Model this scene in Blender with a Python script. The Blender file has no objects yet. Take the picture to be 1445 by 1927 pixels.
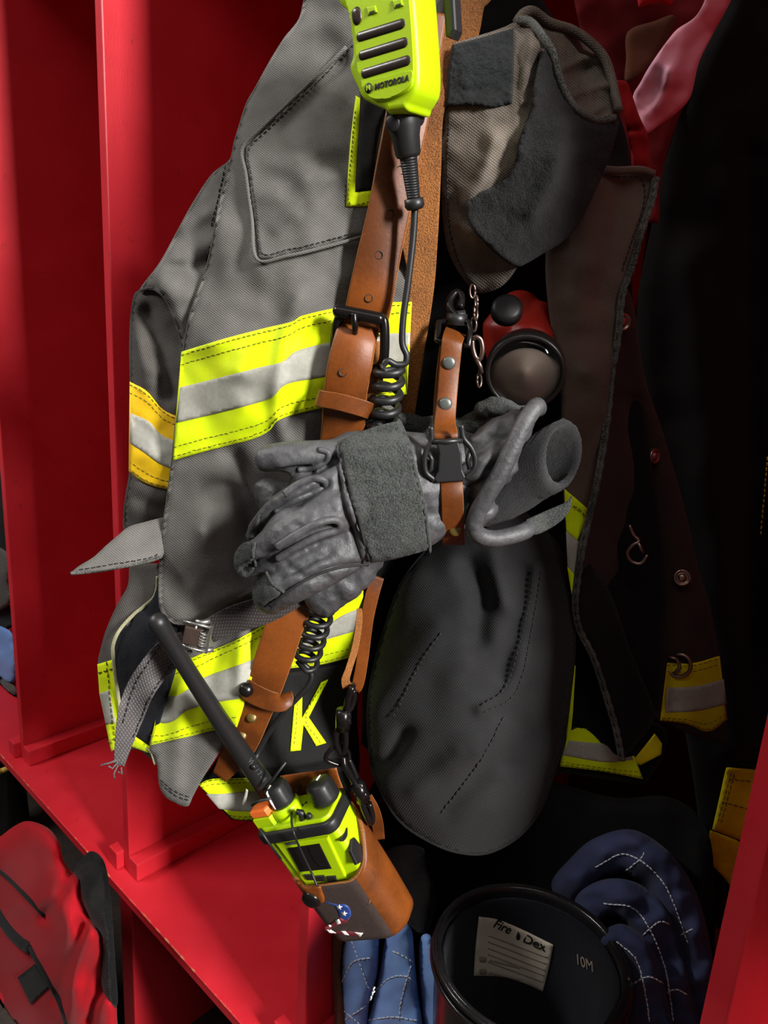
import bpy, bmesh, math, random
import numpy as np
from mathutils import Vector, Matrix
from mathutils.geometry import delaunay_2d_cdt

random.seed(4)
S = bpy.context.scene
COL = S.collection

# ---------------------------------------------------------------- camera
F = 1420.0                       # focal length in pixels of a 1445 x 1927 frame
CX, CY = 722.5, 963.5
def _n(v): return v / np.linalg.norm(v)
_up = -_n(np.array([390 - CX, -(6150 - CY), -F]))          # world up seen from the camera
_a = np.array([0 - CX, -(1391 - CY), -F]); _b = np.array([487 - CX, -(1920 - CY), -F])
_X = _n(np.cross(np.cross(_a, _b), _up))                   # along the row of lockers
if _X[0] < 0: _X = -_X
_Y = np.cross(_up, _X)                                     # into the lockers
R = np.array([_X, _Y, _up])
C = np.array([0.0, 0.0, 1.45])
cam = bpy.data.cameras.new('camera')
cam.sensor_width = 36.0
cam.lens = 36.0 * F / 1927.0
cam.clip_start = 0.02
camo = bpy.data.objects.new('camera', cam); COL.objects.link(camo)
camo.matrix_world = Matrix.Translation(Vector(C)) @ Matrix(R.tolist()).to_4x4()
S.camera = camo

# ---------------------------------------------------------------- light and exposure
S.view_settings.view_transform = 'Standard'
S.view_settings.look = 'None'
S.view_settings.exposure = 0.0
S.view_settings.gamma = 1.0
S.view_settings.use_curve_mapping = False
w = bpy.data.worlds.new('room_air'); S.world = w; w.use_nodes = True
w.node_tree.nodes['Background'].inputs[0].default_value = (1.0, 0.97, 0.93, 1)
w.node_tree.nodes['Background'].inputs[1].default_value = 0.035
def area(name, loc, target, size, sizey, power, col):
    l = bpy.data.lights.new(name, 'AREA'); l.shape = 'RECTANGLE'
    l.size = size; l.size_y = sizey; l.energy = power; l.color = col
    o = bpy.data.objects.new(name, l); COL.objects.link(o)
    o.location = loc
    o.rotation_euler = (Vector(target) - Vector(loc)).to_track_quat('-Z', 'Y').to_euler()
    return o
area('side_tube_light', (2.5, 0.22, 2.95), (-0.45, 0.45, 1.3), 0.34, 1.5, 450, (1.0, 0.98, 0.95))
area('front_tube_light', (0.55, -0.62, 2.95), (0.2, 0.45, 1.35), 2.6, 0.12, 10, (1.0, 0.97, 0.93))
area('far_tube_light', (-2.0, -1.0, 2.95), (-0.75, 0.6, 0.6), 1.2, 0.14, 48, (1.0, 0.97, 0.94))

# ---------------------------------------------------------------- geometry helpers
FH = R @ np.array([0, 0, -1.0]); FH[2] = 0; FH = _n(FH)    # horizontal view direction
RT = _n(np.cross(FH, np.array([0, 0, 1.0])))               # horizontal, to the right
D0 = 0.56                                                  # the coat hangs about this far away
MPP = D0 / F
def ray(px, py):
    px = np.asarray(px, float); py = np.asarray(py, float)
    v = np.stack([(px - CX) / F, -(py - CY) / F, -np.ones_like(px)], -1)
    return v @ R.T
def W(px, py, o=0.0):
    """point seen at (px, py), o metres in front of the upright plane the coat hangs in"""
    r = ray(px, py); t = D0 / (r @ FH)
    u = r / np.linalg.norm(r, axis=-1, keepdims=True)
    return C + r * t[..., None] - u * np.asarray(o, float)[..., None]
def WV(px, py, o=0.0): return Vector(W(np.array(px), np.array(py), np.array(o)))
def WA(px, py, axis, val):
    r = ray(px, py); t = (val - C[axis]) / r[..., axis]
    return C + r * t[..., None]

def link(o, parent=None):
    COL.objects.link(o)
    if parent is not None:
        o.parent = parent
        if parent.type == 'EMPTY': o.matrix_parent_inverse = Matrix.Translation(-parent.location)
    return o
def mesh(name, verts, faces, mat, parent=None, uv=None, smooth=True, mats=None, fm=None):
    me = bpy.data.meshes.new(name)
    me.from_pydata([tuple(map(float, v)) for v in verts], [], [tuple(map(int, f)) for f in faces])
    if uv is not None:
        l = me.uv_layers.new(name='UVMap')
        idx = np.empty(len(me.loops), dtype=np.int32); me.loops.foreach_get('vertex_index', idx)
        l.data.foreach_set('uv', np.asarray(uv, dtype=np.float32)[idx].ravel())
    for m in (mats or [mat]): me.materials.append(m)
    if fm is not None: me.polygons.foreach_set('material_index', np.asarray(fm, dtype=np.int32))
    if smooth: me.polygons.foreach_set('use_smooth', [True] * len(me.polygons))
    me.update()
    return link(bpy.data.objects.new(name, me), parent)
def from_bm(name, bm, mat, parent=None, smooth=False, mats=None):
    bmesh.ops.recalc_face_normals(bm, faces=bm.faces)
    me = bpy.data.meshes.new(name); bm.to_mesh(me); bm.free()
    for m in (mats or [mat]): me.materials.append(m)
    if smooth: me.polygons.foreach_set('use_smooth', [True] * len(me.polygons))
    return link(bpy.data.objects.new(name, me), parent)
def thing(name, label, cat, group=None):
    o = bpy.data.objects.new(name, None); COL.objects.link(o)
    o.empty_display_size = 0.02
    o['label'] = label; o['category'] = cat
    if group: o['group'] = group
    return o
def tag(o, label, cat, group=None):
    o['label'] = label; o['category'] = cat
    if group: o['group'] = group
    return o
def struct(o): o['kind'] = 'structure'; return o

def cat_open(P, n=8):
    P = np.asarray(P, float)
    if len(P) == 2: 
        t = np.linspace(0, 1, n + 1)[:, None]; return P[0] * (1 - t) + P[1] * t
    Q = np.vstack([2 * P[0] - P[1], P, 2 * P[-1] - P[-2]])
    out = []
    for i in range(1, len(Q) - 2):
        p0, p1, p2, p3 = Q[i - 1], Q[i], Q[i + 1], Q[i + 2]
        for k in range(n):
            t = k / n
            out.append(0.5 * ((2 * p1) + (-p0 + p2) * t + (2 * p0 - 5 * p1 + 4 * p2 - p3) * t * t + (-p0 + 3 * p1 - 3 * p2 + p3) * t ** 3))
    out.append(P[-1])
    return np.array(out)
def resample(P, step):
    d = np.r_[0, np.cumsum(np.linalg.norm(np.diff(P[:, :2], axis=0), axis=1))]
    n = max(2, int(round(d[-1] / step)) + 1)
    s = np.linspace(0, d[-1], n)
    return np.stack([np.interp(s, d, P[:, k]) for k in range(P.shape[1])], 1)
def outline(P, step):
    """closed outline; a point written (x, y, 1) is a sharp corner"""
    pts = [(p[0], p[1]) for p in P]; cor = [i for i, p in enumerate(P) if len(p) > 2]
    n = len(pts)
    if not cor:
        Q = pts[-2:] + pts + pts[:3]
        c = cat_open(Q, 8)[16:16 + 8 * n + 1]
        return resample(c, step)[:-1]
    out = []
    for a, i in enumerate(cor):
        j = cor[(a + 1) % len(cor)]
        if j <= i: j += n
        run = [pts[k % n] for k in range(i, j + 1)]
        out.append(resample(cat_open(run, 8), step)[:-1])
    return np.vstack(out)
def seg_dist(X, P, closed=False):
    A = P if closed else P[:-1]; B = np.roll(P, -1, 0) if closed else P[1:]
    best = np.full(len(X), 1e9)
    for a, b in zip(A, B):
        ab = b - a; L = max(ab @ ab, 1e-9)
        t = np.clip(((X - a) @ ab) / L, 0, 1)
        d = np.linalg.norm(X - a - t[:, None] * ab, axis=1)
        best = np.minimum(best, d)
    return best
def inside(X, P):
    r = np.zeros(len(X), bool); n = len(P)
    for i in range(n):
        a, b = P[i], P[(i + 1) % n]
        c = (a[1] > X[:, 1]) != (b[1] > X[:, 1])
        with np.errstate(divide='ignore', invalid='ignore'):
            xi = (b[0] - a[0]) * (X[:, 1] - a[1]) / (b[1] - a[1]) + a[0]
        r ^= c & (X[:, 0] < xi)
    return r
_rng = np.random.RandomState(7)
_G = _rng.rand(64, 64)
def vnoise(x, y):
    xi = np.floor(x).astype(int); yi = np.floor(y).astype(int); fx = x - xi; fy = y - yi
    fx = fx * fx * (3 - 2 * fx); fy = fy * fy * (3 - 2 * fy)
    g = lambda a, b: _G[a % 64, b % 64]
    return (g(xi, yi) * (1 - fx) + g(xi + 1, yi) * fx) * (1 - fy) + (g(xi, yi + 1) * (1 - fx) + g(xi + 1, yi + 1) * fx) * fy - 0.5
class Field:
    """how far a cloth stands in front of the hanging plane: smooth surface through control points, plus folds and wrinkles"""
    def __init__(s, ctrl, folds=(), noise=0.0, nscale=60.0, aniso=(1, 1), base=None, add=0.0, fine=0.0):
        s.base, s.add = base, add
        s.folds = [(cat_open(p, 6), a, w) for p, a, w in folds]
        s.noise, s.ns, s.an, s.fine = noise, nscale, aniso, fine
        s.w = None
        if ctrl:
            P = np.array(ctrl, float); X = P[:, :2] / 300.0; n = len(X)
            K = s._k(X, X) + 1e-4 * np.eye(n)
            if n >= 4:
                T = np.c_[np.ones(n), X]
                M = np.block([[K, T], [T.T, np.zeros((3, 3))]])
                s.w = np.linalg.solve(M, np.r_[P[:, 2], 0, 0, 0]); s.lin = True
            else:
                T = np.ones((n, 1)); M = np.block([[K, T], [T.T, np.zeros((1, 1))]])
                s.w = np.linalg.solve(M, np.r_[P[:, 2], 0]); s.lin = False
            s.X = X
    def _k(s, A, B):
        d = np.linalg.norm(A[:, None] - B[None], axis=2)
        return d
    def __call__(s, X):
        X = np.asarray(X, float); o = np.full(len(X), s.add)
        if s.base is not None: o = o + s.base(X)
        if s.w is not None:
            Y = X / 300.0; n = len(s.X)
            K = s._k(Y, s.X)
            T = np.c_[np.ones(len(Y)), Y] if s.lin else np.ones((len(Y), 1))
            o = o + K @ s.w[:n] + T @ s.w[n:]
        for p, a, wd in s.folds:
            d = seg_dist(X, p); o = o + a * np.exp(-(d / wd) ** 2)
        if s.noise:
            o = o + s.noise * (vnoise(X[:, 0] / s.ns * s.an[0] + 3, X[:, 1] / s.ns * s.an[1] + 9) + 0.5 * vnoise(X[:, 0] / s.ns * 2.1 * s.an[0], X[:, 1] / s.ns * 2.1 * s.an[1]))
        if s.fine: o = o + s.fine * vnoise(X[:, 0] / 4.0, X[:, 1] / 4.0)
        return o
def patch(name, out, field, mat, parent=None, thick=0.003, step=7.0, rim=None, edge=9.0, puff=0.0, raw=False):
    """a piece of cloth, hide or sheet with its own outline, thickness and rounded edge"""
    B = np.asarray(out, float) if raw else outline(out, step)
    lo, hi = B.min(0), B.max(0)
    gx = np.arange(lo[0], hi[0], step); gy = np.arange(lo[1], hi[1], step * 0.87)
    G = np.array([(x + (step / 2 if j % 2 else 0), y) for j, y in enumerate(gy) for x in gx])
    if len(G):
        G = G[inside(G, B)]
        if len(G): G = G[seg_dist(G, B, True) > step * 0.55]
    V = np.vstack([B, G]) if len(G) else B
    nb = len(B)
    r = delaunay_2d_cdt([Vector((p[0], -p[1])) for p in V], [(i, (i + 1) % nb) for i in range(nb)], [], 1, 1e-5)
    X = np.array([(v[0], -v[1]) for v in r[0]]); T = [tuple(t) for t in r[2]]
    o = field(X) if callable(field) else np.full(len(X), float(field))
    d = seg_dist(X, B, True)
    rim = thick * 0.5 if rim is None else rim
    q = np.clip(1 - d / edge, 0, 1)
    of = o - rim * (1 - np.sqrt(np.clip(1 - q * q, 0, 1)))
    if puff:
        m = max(d.max(), 1e-6); of = of + puff * np.sqrt(np.clip(1 - (1 - d / m) ** 2, 0, 1))
    ob = o - thick
    n = len(X)
    P = np.vstack([W(X[:, 0], X[:, 1], of), W(X[:, 0], X[:, 1], ob)])
    faces = list(T) + [tuple(n + k for k in t[::-1]) for t in T]
    ed = {}
    for t in T:
        for k in range(len(t)):
            e = (t[k], t[(k + 1) % len(t)]); ed[e] = 1
    for (a, b) in list(ed):
        if (b, a) not in ed: faces.append((b, a, n + a, n + b))
    uv = np.vstack([X, X]) * MPP
    return mesh(name, P, faces, mat, parent, uv)
def frames(P):
    P = np.asarray(P, float); n = len(P)
    T = np.gradient(P, axis=0); T /= np.maximum(np.linalg.norm(T, axis=1, keepdims=True), 1e-12)
    u = np.cross(T[0], [0.3, 0.5, 0.81]); u /= np.linalg.norm(u); U = [u]
    for i in range(1, n):
        u = U[-1] - T[i] * (U[-1] @ T[i]); u /= np.linalg.norm(u); U.append(u)
    U = np.array(U); return T, U, np.cross(T, U)
def tube_geo(P, r, seg=10, v0=0, cap=True, flat=None):
    P = np.asarray(P, float); n = len(P); r = np.broadcast_to(np.asarray(r, float), (n,))
    T, U, Vv = frames(P)
    if flat is not None:                                    # flat = (direction, factor): squash across that direction
        dirn = np.asarray(flat[0], float)
        Vv = dirn - T * (T @ dirn)[:, None]; Vv /= np.linalg.norm(Vv, axis=1, keepdims=True); U = np.cross(Vv, T)
    a = np.linspace(0, 2 * math.pi, seg, endpoint=False)
    fv = flat[1] if flat is not None else 1.0
    ring = P[:, None] + r[:, None, None] * (np.cos(a)[None, :, None] * U[:, None] + fv * np.sin(a)[None, :, None] * Vv[:, None])
    V = ring.reshape(-1, 3); Fc = []
    for i in range(n - 1):
        for k in range(seg):
            k2 = (k + 1) % seg
            Fc.append((v0 + i * seg + k, v0 + i * seg + k2, v0 + (i + 1) * seg + k2, v0 + (i + 1) * seg + k))
    if cap:
        Fc.append(tuple(v0 + k for k in range(seg))[::-1]); Fc.append(tuple(v0 + (n - 1) * seg + k for k in range(seg)))
    s = np.r_[0, np.cumsum(np.linalg.norm(np.diff(P, axis=0), axis=1))]
    uv = np.stack([np.repeat(s, seg), np.tile(a, n) * np.repeat(r, seg)], 1)
    return V, Fc, uv
def tubes(name, paths, r, mat, parent=None, seg=8, cap=True, flat=None):
    Vs, Fs, Us, n = [], [], [], 0
    for k, p in enumerate(paths):
        rr = r[k] if isinstance(r, list) else r
        v, f, u = tube_geo(p, rr, seg, n, cap, flat); Vs.append(v); Fs += f; Us.append(u); n += len(v)
    return mesh(name, np.vstack(Vs), Fs, mat, parent, np.vstack(Us))
def ptube(name, P, r, mat, parent=None, seg=10, n=8, flat=None):
    """tube through (px, py, off) points"""
    c = cat_open(P, n); return tubes(name, [W(c[:, 0], c[:, 1], c[:, 2])], r, mat, parent, seg, True, flat)
def round_ends(P, r, k=5):
    """path and radii with hemispherical ends"""
    P = np.asarray(P, float); r = np.broadcast_to(np.asarray(r, float), (len(P),)).astype(float)
    t0 = _n(P[0] - P[1]); t1 = _n(P[-1] - P[-2]); a = np.linspace(math.pi / 2 * 0.96, 0, k, endpoint=False)
    s = np.array([P[0] + t0 * r[0] * math.sin(x) for x in a]); e = np.array([P[-1] + t1 * r[-1] * math.sin(x) for x in a[::-1]])
    return np.vstack([s, P, e]), np.r_[r[0] * np.cos(a), r, r[-1] * np.cos(a[::-1])]
def stitches(name, paths, field, mat, parent, dash=7.0, gap=4.0, r=0.0005, lift=0.0012):
    for p in paths:
        Vs, Fs, n = [], [], 0
        c = resample(cat_open(p, 8), 2.0)
        d = np.r_[0, np.cumsum(np.linalg.norm(np.diff(c[:, :2], axis=0), axis=1))]; s = 0.0
        while s + dash < d[-1]:
            q = np.array([[np.interp(s + dash * k / 2, d, c[:, j]) for j in (0, 1)] for k in range(3)])
            q = q + _rng.randn(3, 2) * 0.4
            o = (field(q) if callable(field) else np.full(3, float(field))) + lift
            v, f, u = tube_geo(W(q[:, 0], q[:, 1], o), r, 5, n); Vs.append(v); Fs += f; n += len(v)
            s += dash + gap
        if n: mesh(name, np.vstack(Vs), Fs, mat, parent)
def clamp(root, axis, lo=None, hi=None):
    """keep a hanging or heaped cloth on its own side of a board"""
    for o in [root] + list(root.children_recursive):
        if o.type != 'MESH': continue
        n = len(o.data.vertices); co = np.empty(n * 3, np.float32); o.data.vertices.foreach_get('co', co); co = co.reshape(-1, 3)
        m = co[:, 1] > YF - .03 if axis == 0 else np.ones(n, bool)
        if lo is not None: co[m, axis] = np.maximum(co[m, axis], lo)
        if hi is not None: co[m, axis] = np.minimum(co[m, axis], hi)
        o.data.vertices.foreach_set('co', co.ravel()); o.data.update()
def strap(name, ctr, mat, parent=None, thick=0.003, n=8, k=6, mats=None, crown=0.0, holes=None):
    """leather or webbing strap along (px, py, off, width_px, twist_m): twist lifts the right-hand edge towards the viewer"""
    c = resample(cat_open([tuple(p) + (0,) * (5 - len(p)) for p in ctr], n), 5.0)
    t = np.gradient(c[:, :2], axis=0); t /= np.linalg.norm(t, axis=1, keepdims=True)
    nr = np.stack([-t[:, 1], t[:, 0]], 1)
    prof = [(-1, 0.35), (-0.97, 0.0)] + [(x, 0.0) for x in np.linspace(-0.9, 0.9, k)] + [(0.97, 0.0), (1, 0.35)]
    prof += [(1, 0.75), (0.97, 1.0)] + [(x, 1.0) for x in np.linspace(0.9, -0.9, k)] + [(-0.97, 1.0), (-1, 0.75)]
    m = len(prof); V = []; U = []
    s = np.r_[0, np.cumsum(np.linalg.norm(np.diff(c[:, :2], axis=0), axis=1))] * MPP
    for a, b in prof:
        q = c[:, :2] + nr * (c[:, 3] / 2 * a)[:, None]
        V.append(W(q[:, 0], q[:, 1], c[:, 2] + c[:, 4] * a - thick * b + crown * (1 - a * a)))
        U.append(np.stack([s, c[:, 3] / 2 * a * MPP], 1))
    V = np.stack(V, 1).reshape(-1, 3); U = np.stack(U, 1).reshape(-1, 2); L = len(c); Fc = []; fm = []
    half = 2 + k + 2
    for i in range(L - 1):
        for j in range(m):
            j2 = (j + 1) % m; Fc.append((i * m + j, i * m + j2, (i + 1) * m + j2, (i + 1) * m + j))
            fm.append(0 if 0 < j < half - 2 else 1)
    Fc.append(tuple(range(m))[::-1]); Fc.append(tuple((L - 1) * m + j for j in range(m))); fm += [1, 1]
    return mesh(name, V, Fc, mat, parent, U, mats=mats, fm=fm if mats else None)
def box(name, lo, hi, mat, parent=None, bevel=0.0015, M=None):
    bm = bmesh.new(); bmesh.ops.create_cube(bm, size=1.0)
    for v in bm.verts:
        v.co = Vector([lo[i] + (v.co[i] + 0.5) * (hi[i] - lo[i]) for i in range(3)])
    if bevel: bmesh.ops.bevel(bm, geom=list(bm.edges), offset=bevel, segments=2, affect='EDGES', profile=0.6)
    if M is not None: bmesh.ops.transform(bm, matrix=M, verts=bm.verts)
    return from_bm(name, bm, mat, parent)
def prism(name, out, z0, z1, mat, M, parent=None, bevel=0.001, seg=2, smooth=False, step=None):
    """outline in local metres, from z0 to z1, edges rounded"""
    P = [(p[0], p[1]) for p in out] if step is None else outline(out, step)
    bm = bmesh.new(); vs = [bm.verts.new((p[0], p[1], z0)) for p in P]
    f = bm.faces.new(vs); r = bmesh.ops.extrude_face_region(bm, geom=[f])
    for v in r['geom']:
        if isinstance(v, bmesh.types.BMVert): v.co.z = z1
    if bevel:
        e = [e for e in bm.edges if abs(e.verts[0].co.z - e.verts[1].co.z) < 1e-9]
        bmesh.ops.bevel(bm, geom=e, offset=bevel, segments=seg, affect='EDGES', profile=0.5)
    bmesh.ops.transform(bm, matrix=M, verts=bm.verts)
    return from_bm(name, bm, mat, parent, smooth)
def lathe(name, prof, M, mat, parent=None, seg=28, mats=None, fmf=None):
    """profile of (radius, height) turned round the local z axis"""
    V, Fc, fm = [], [], []
    a = np.linspace(0, 2 * math.pi, seg, endpoint=False)
    for r, z in prof:
        for x in a:
            p = M @ Vector((max(r, 1e-5) * math.cos(x), max(r, 1e-5) * math.sin(x), z)); V.append(p[:])
    for i in range(len(prof) - 1):
        for k in range(seg):
            k2 = (k + 1) % seg; Fc.append((i * seg + k, i * seg + k2, (i + 1) * seg + k2, (i + 1) * seg + k)); fm.append(fmf(i) if fmf else 0)
    Fc.append(tuple(range(seg))[::-1]); Fc.append(tuple((len(prof) - 1) * seg + k for k in range(seg))); fm += [0, 0]
    return mesh(name, V, Fc, mat, parent, mats=mats, fm=fm if mats else None)
def frame3(o, xp, yp):
    """local axes from three points: origin, one along x, one towards y"""
    o, xp, yp = Vector(o), Vector(xp), Vector(yp)
    x = (xp - o).normalized(); z = x.cross(yp - o).normalized(); y = z.cross(x)
    return Matrix(((x[0], y[0], z[0], o[0]), (x[1], y[1], z[1], o[1]), (x[2], y[2], z[2], o[2]), (0, 0, 0, 1)))
def axis_frame(p, z, up=(0, 0, 1)):
    z = Vector(z).normalized(); x = Vector(up).cross(z).normalized(); y = z.cross(x); p = Vector(p)
    return Matrix(((x[0], y[0], z[0], p[0]), (x[1], y[1], z[1], p[1]), (x[2], y[2], z[2], p[2]), (0, 0, 0, 1)))
def face_frame(px, py, o, rot=0.0):
    """local axes at a pixel: x right, y up, z towards the viewer, turned by rot degrees clockwise in the picture"""
    p = WV(px, py, o); a = math.radians(rot)
    return frame3(p, WV(px + 40 * math.cos(a), py + 40 * math.sin(a), o), WV(px + 40 * math.sin(a), py - 40 * math.cos(a), o))
def text(name, s, M, size, mat, parent, bold=0.0, ext=0.0002, align='CENTER', shear=0.0, space=1.0):
    cu = bpy.data.curves.new(name, 'FONT'); cu.body = s; cu.size = size; cu.align_x = align; cu.align_y = 'CENTER'
    cu.extrude = ext; cu.offset = bold; cu.shear = shear; cu.space_character = space; cu.resolution_u = 3
    t = bpy.data.objects.new(name, cu); COL.objects.link(t)
    bpy.context.view_layer.update()
    me = bpy.data.meshes.new_from_object(t.evaluated_get(bpy.context.evaluated_depsgraph_get()))
    bpy.data.objects.remove(t); me.transform(M); me.materials.clear(); me.materials.append(mat); me.name = name
    return link(bpy.data.objects.new(name, me), parent)
def remesh(name, paths, mat, parent, voxel=0.0016, smooth=6, extra=None, flat=None):
    """one continuous skin around several tapering limbs"""
    bm = bmesh.new()
    for p, r in paths:
        P, rr = round_ends(p, r)
        v, f, _ = tube_geo(P, rr, 14, 0, True, flat)
        vs = [bm.verts.new(x) for x in v]
        for q in f: bm.faces.new([vs[i] for i in q])
    bmesh.ops.recalc_face_normals(bm, faces=bm.faces)
    me = bpy.data.meshes.new(name); bm.to_mesh(me); bm.free()
    o = bpy.data.objects.new(name, me); COL.objects.link(o)
    m = o.modifiers.new('r', 'REMESH'); m.mode = 'VOXEL'; m.voxel_size = voxel
    s = o.modifiers.new('s', 'SMOOTH'); s.iterations = smooth; s.factor = 0.5
    bpy.context.view_layer.update()
    me2 = bpy.data.meshes.new_from_object(o.evaluated_get(bpy.context.evaluated_depsgraph_get()))
    bpy.data.objects.remove(o)
    n = len(me2.vertices); co = np.empty(n * 3, np.float32); me2.vertices.foreach_get('co', co); co = co.reshape(-1, 3)
    if extra is not None:
        no = np.empty(n * 3, np.float32); me2.vertices.foreach_get('normal', no); co = extra(co, no.reshape(-1, 3)); me2.vertices.foreach_set('co', co.astype(np.float32).ravel())
    me2.materials.clear(); me2.materials.append(mat); me2.name = name
    me2.polygons.foreach_set('use_smooth', [True] * len(me2.polygons)); me2.update()
    return link(bpy.data.objects.new(name, me2), parent)
def to_px(P):
    q = (np.asarray(P) - C) @ R
    return np.stack([CX + F * q[:, 0] / -q[:, 2], CY - F * q[:, 1] / -q[:, 2]], 1)

def loft_prism(name, P, layers, mat, M_, parent):
    """outline in local metres through layers (inset, height), rounded like a moulded shell"""
    P = np.asarray(P, float); t = np.roll(P, -1, 0) - np.roll(P, 1, 0); t /= np.linalg.norm(t, axis=1, keepdims=True)
    n = np.stack([t[:, 1], -t[:, 0]], 1)
    a = 0.5 * np.sum(P[:, 0] * np.roll(P[:, 1], -1) - np.roll(P[:, 0], -1) * P[:, 1])
    if a < 0: n = -n
    for _ in range(3): n = (np.roll(n, 1, 0) + n + np.roll(n, -1, 0)); n /= np.linalg.norm(n, axis=1, keepdims=True)
    bm = bmesh.new(); rows = []
    for d, z in layers: rows.append([bm.verts.new(M_ @ Vector((p[0] - q[0] * d, p[1] - q[1] * d, z))) for p, q in zip(P, n)])
    k = len(P)
    for r0, r1 in zip(rows, rows[1:]):
        for i in range(k): bm.faces.new([r0[i], r0[(i + 1) % k], r1[(i + 1) % k], r1[i]])
    bm.faces.new(rows[0]); bm.faces.new(rows[-1][::-1])
    o = from_bm(name, bm, mat, parent, True)
    for f in o.data.polygons:
        if len(f.vertices) > 4: f.use_smooth = False
    return o
def surf_frame(px, py, S_, rot, lift=0.0006, span=14):
    """local axes lying on a built surface at a pixel, x turned rot degrees clockwise in the picture"""
    a = math.radians(rot); c, s_ = math.cos(a) * span, math.sin(a) * span
    q = np.array([(px, py), (px - c, py - s_), (px + c, py + s_), (px + s_, py - c), (px - s_, py + c)]); o = S_(q)
    p = [Vector(x) for x in W(q[:, 0], q[:, 1], o)]
    M_ = frame3(p[0], p[0] + (p[2] - p[1]), p[0] + (p[3] - p[4])); return M_ @ Matrix.Translation((0, 0, lift))

# ---------------------------------------------------------------- materials
def srgb(r, g, b):
    f = lambda c: (c / 12.92 if c <= 0.04045 else ((c + 0.055) / 1.055) ** 2.4)
    return (f(r / 255), f(g / 255), f(b / 255), 1)
class NT:
    def __init__(s, name):
        s.m = bpy.data.materials.new(name); s.m.use_nodes = True; s.t = s.m.node_tree; s.b = s.t.nodes['Principled BSDF']
    def n(s, kind, **kw):
        x = s.t.nodes.new(kind)
        for k, v in kw.items():
            if k in x.inputs.keys(): x.inputs[k].default_value = v
            else: setattr(x, k, v)
        return x
    def l(s, a, ao, b, bi): s.t.links.new(a.outputs[ao], b.inputs[bi])
def coords(N, kind, scale, rot=0.0):
    tc = N.n('ShaderNodeTexCoord'); mp = N.n('ShaderNodeMapping')
    mp.inputs['Scale'].default_value = scale if hasattr(scale, '__len__') else (scale,) * 3
    mp.inputs['Rotation'].default_value = (0, 0, rot)
    N.l(tc, kind, mp, 'Vector'); return mp
def mixcol(N, fac, fo, a, b):
    m = N.n('ShaderNodeMix', data_type='RGBA'); m.inputs[6].default_value = a; m.inputs[7].default_value = b
    if fac is not None: N.l(fac, fo, m, 0)
    return m
def ramp(N, src, so, lo, hi):
    r = N.n('ShaderNodeMapRange'); r.inputs['From Min'].default_value = lo; r.inputs['From Max'].default_value = hi
    N.l(src, so, r, 'Value'); return r
def cloth(name, c1, c2, rib=650.0, rot=0.6, bump=0.35, coord='UV', fade=18.0, rough=0.9, sheen=0.05, dist=0.0006, c3=None, ribmix=0.35):
    """woven cloth: diagonal ribs, threads across them and faded blotches"""
    N = NT(name); mp = coords(N, coord, 1.0, rot)
    wv = N.n('ShaderNodeTexWave', Scale=rib / 20.0, Distortion=0.6, Detail=1.0); wv.inputs['Detail Scale'].default_value = 3.0
    N.l(mp, 'Vector', wv, 'Vector')
    mp2 = coords(N, coord, 1.0, rot + 1.25); wv2 = N.n('ShaderNodeTexWave', Scale=rib * 1.2 / 20.0, Distortion=0.8, Detail=1.0); N.l(mp2, 'Vector', wv2, 'Vector')
    ml = N.n('ShaderNodeMath', operation='MULTIPLY'); N.l(wv, 'Fac', ml, 0); N.l(wv2, 'Fac', ml, 1)
    ns = N.n('ShaderNodeTexNoise', Scale=fade, Detail=5.0, Roughness=0.6); mp3 = coords(N, coord, 1.0); N.l(mp3, 'Vector', ns, 'Vector')
    r = ramp(N, ns, 'Fac', 0.35, 0.68); m1 = mixcol(N, r, 'Result', c1, c2)
    m2 = N.n('ShaderNodeMix', data_type='RGBA', blend_type='MULTIPLY'); m2.inputs[0].default_value = 1.0
    r2 = N.n('ShaderNodeMapRange'); r2.inputs['To Min'].default_value = 1 - ribmix; r2.inputs['To Max'].default_value = 1 + ribmix; N.l(ml, 'Value', r2, 'Value'); r2.inputs['From Max'].default_value = 0.6
    N.l(m1, 2, m2, 6); N.l(r2, 'Result', m2, 7); N.l(m2, 2, N.b, 'Base Color')
    bp = N.n('ShaderNodeBump', Strength=bump, Distance=dist); N.l(ml, 'Value', bp, 'Height'); N.l(bp, 'Normal', N.b, 'Normal')
    N.b.inputs['Roughness'].default_value = rough; N.b.inputs['Sheen Weight'].default_value = sheen; N.b.inputs['Sheen Roughness'].default_value = 0.5
    N.b.inputs['Specular IOR Level'].default_value = 0.2
    return N.m
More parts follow.
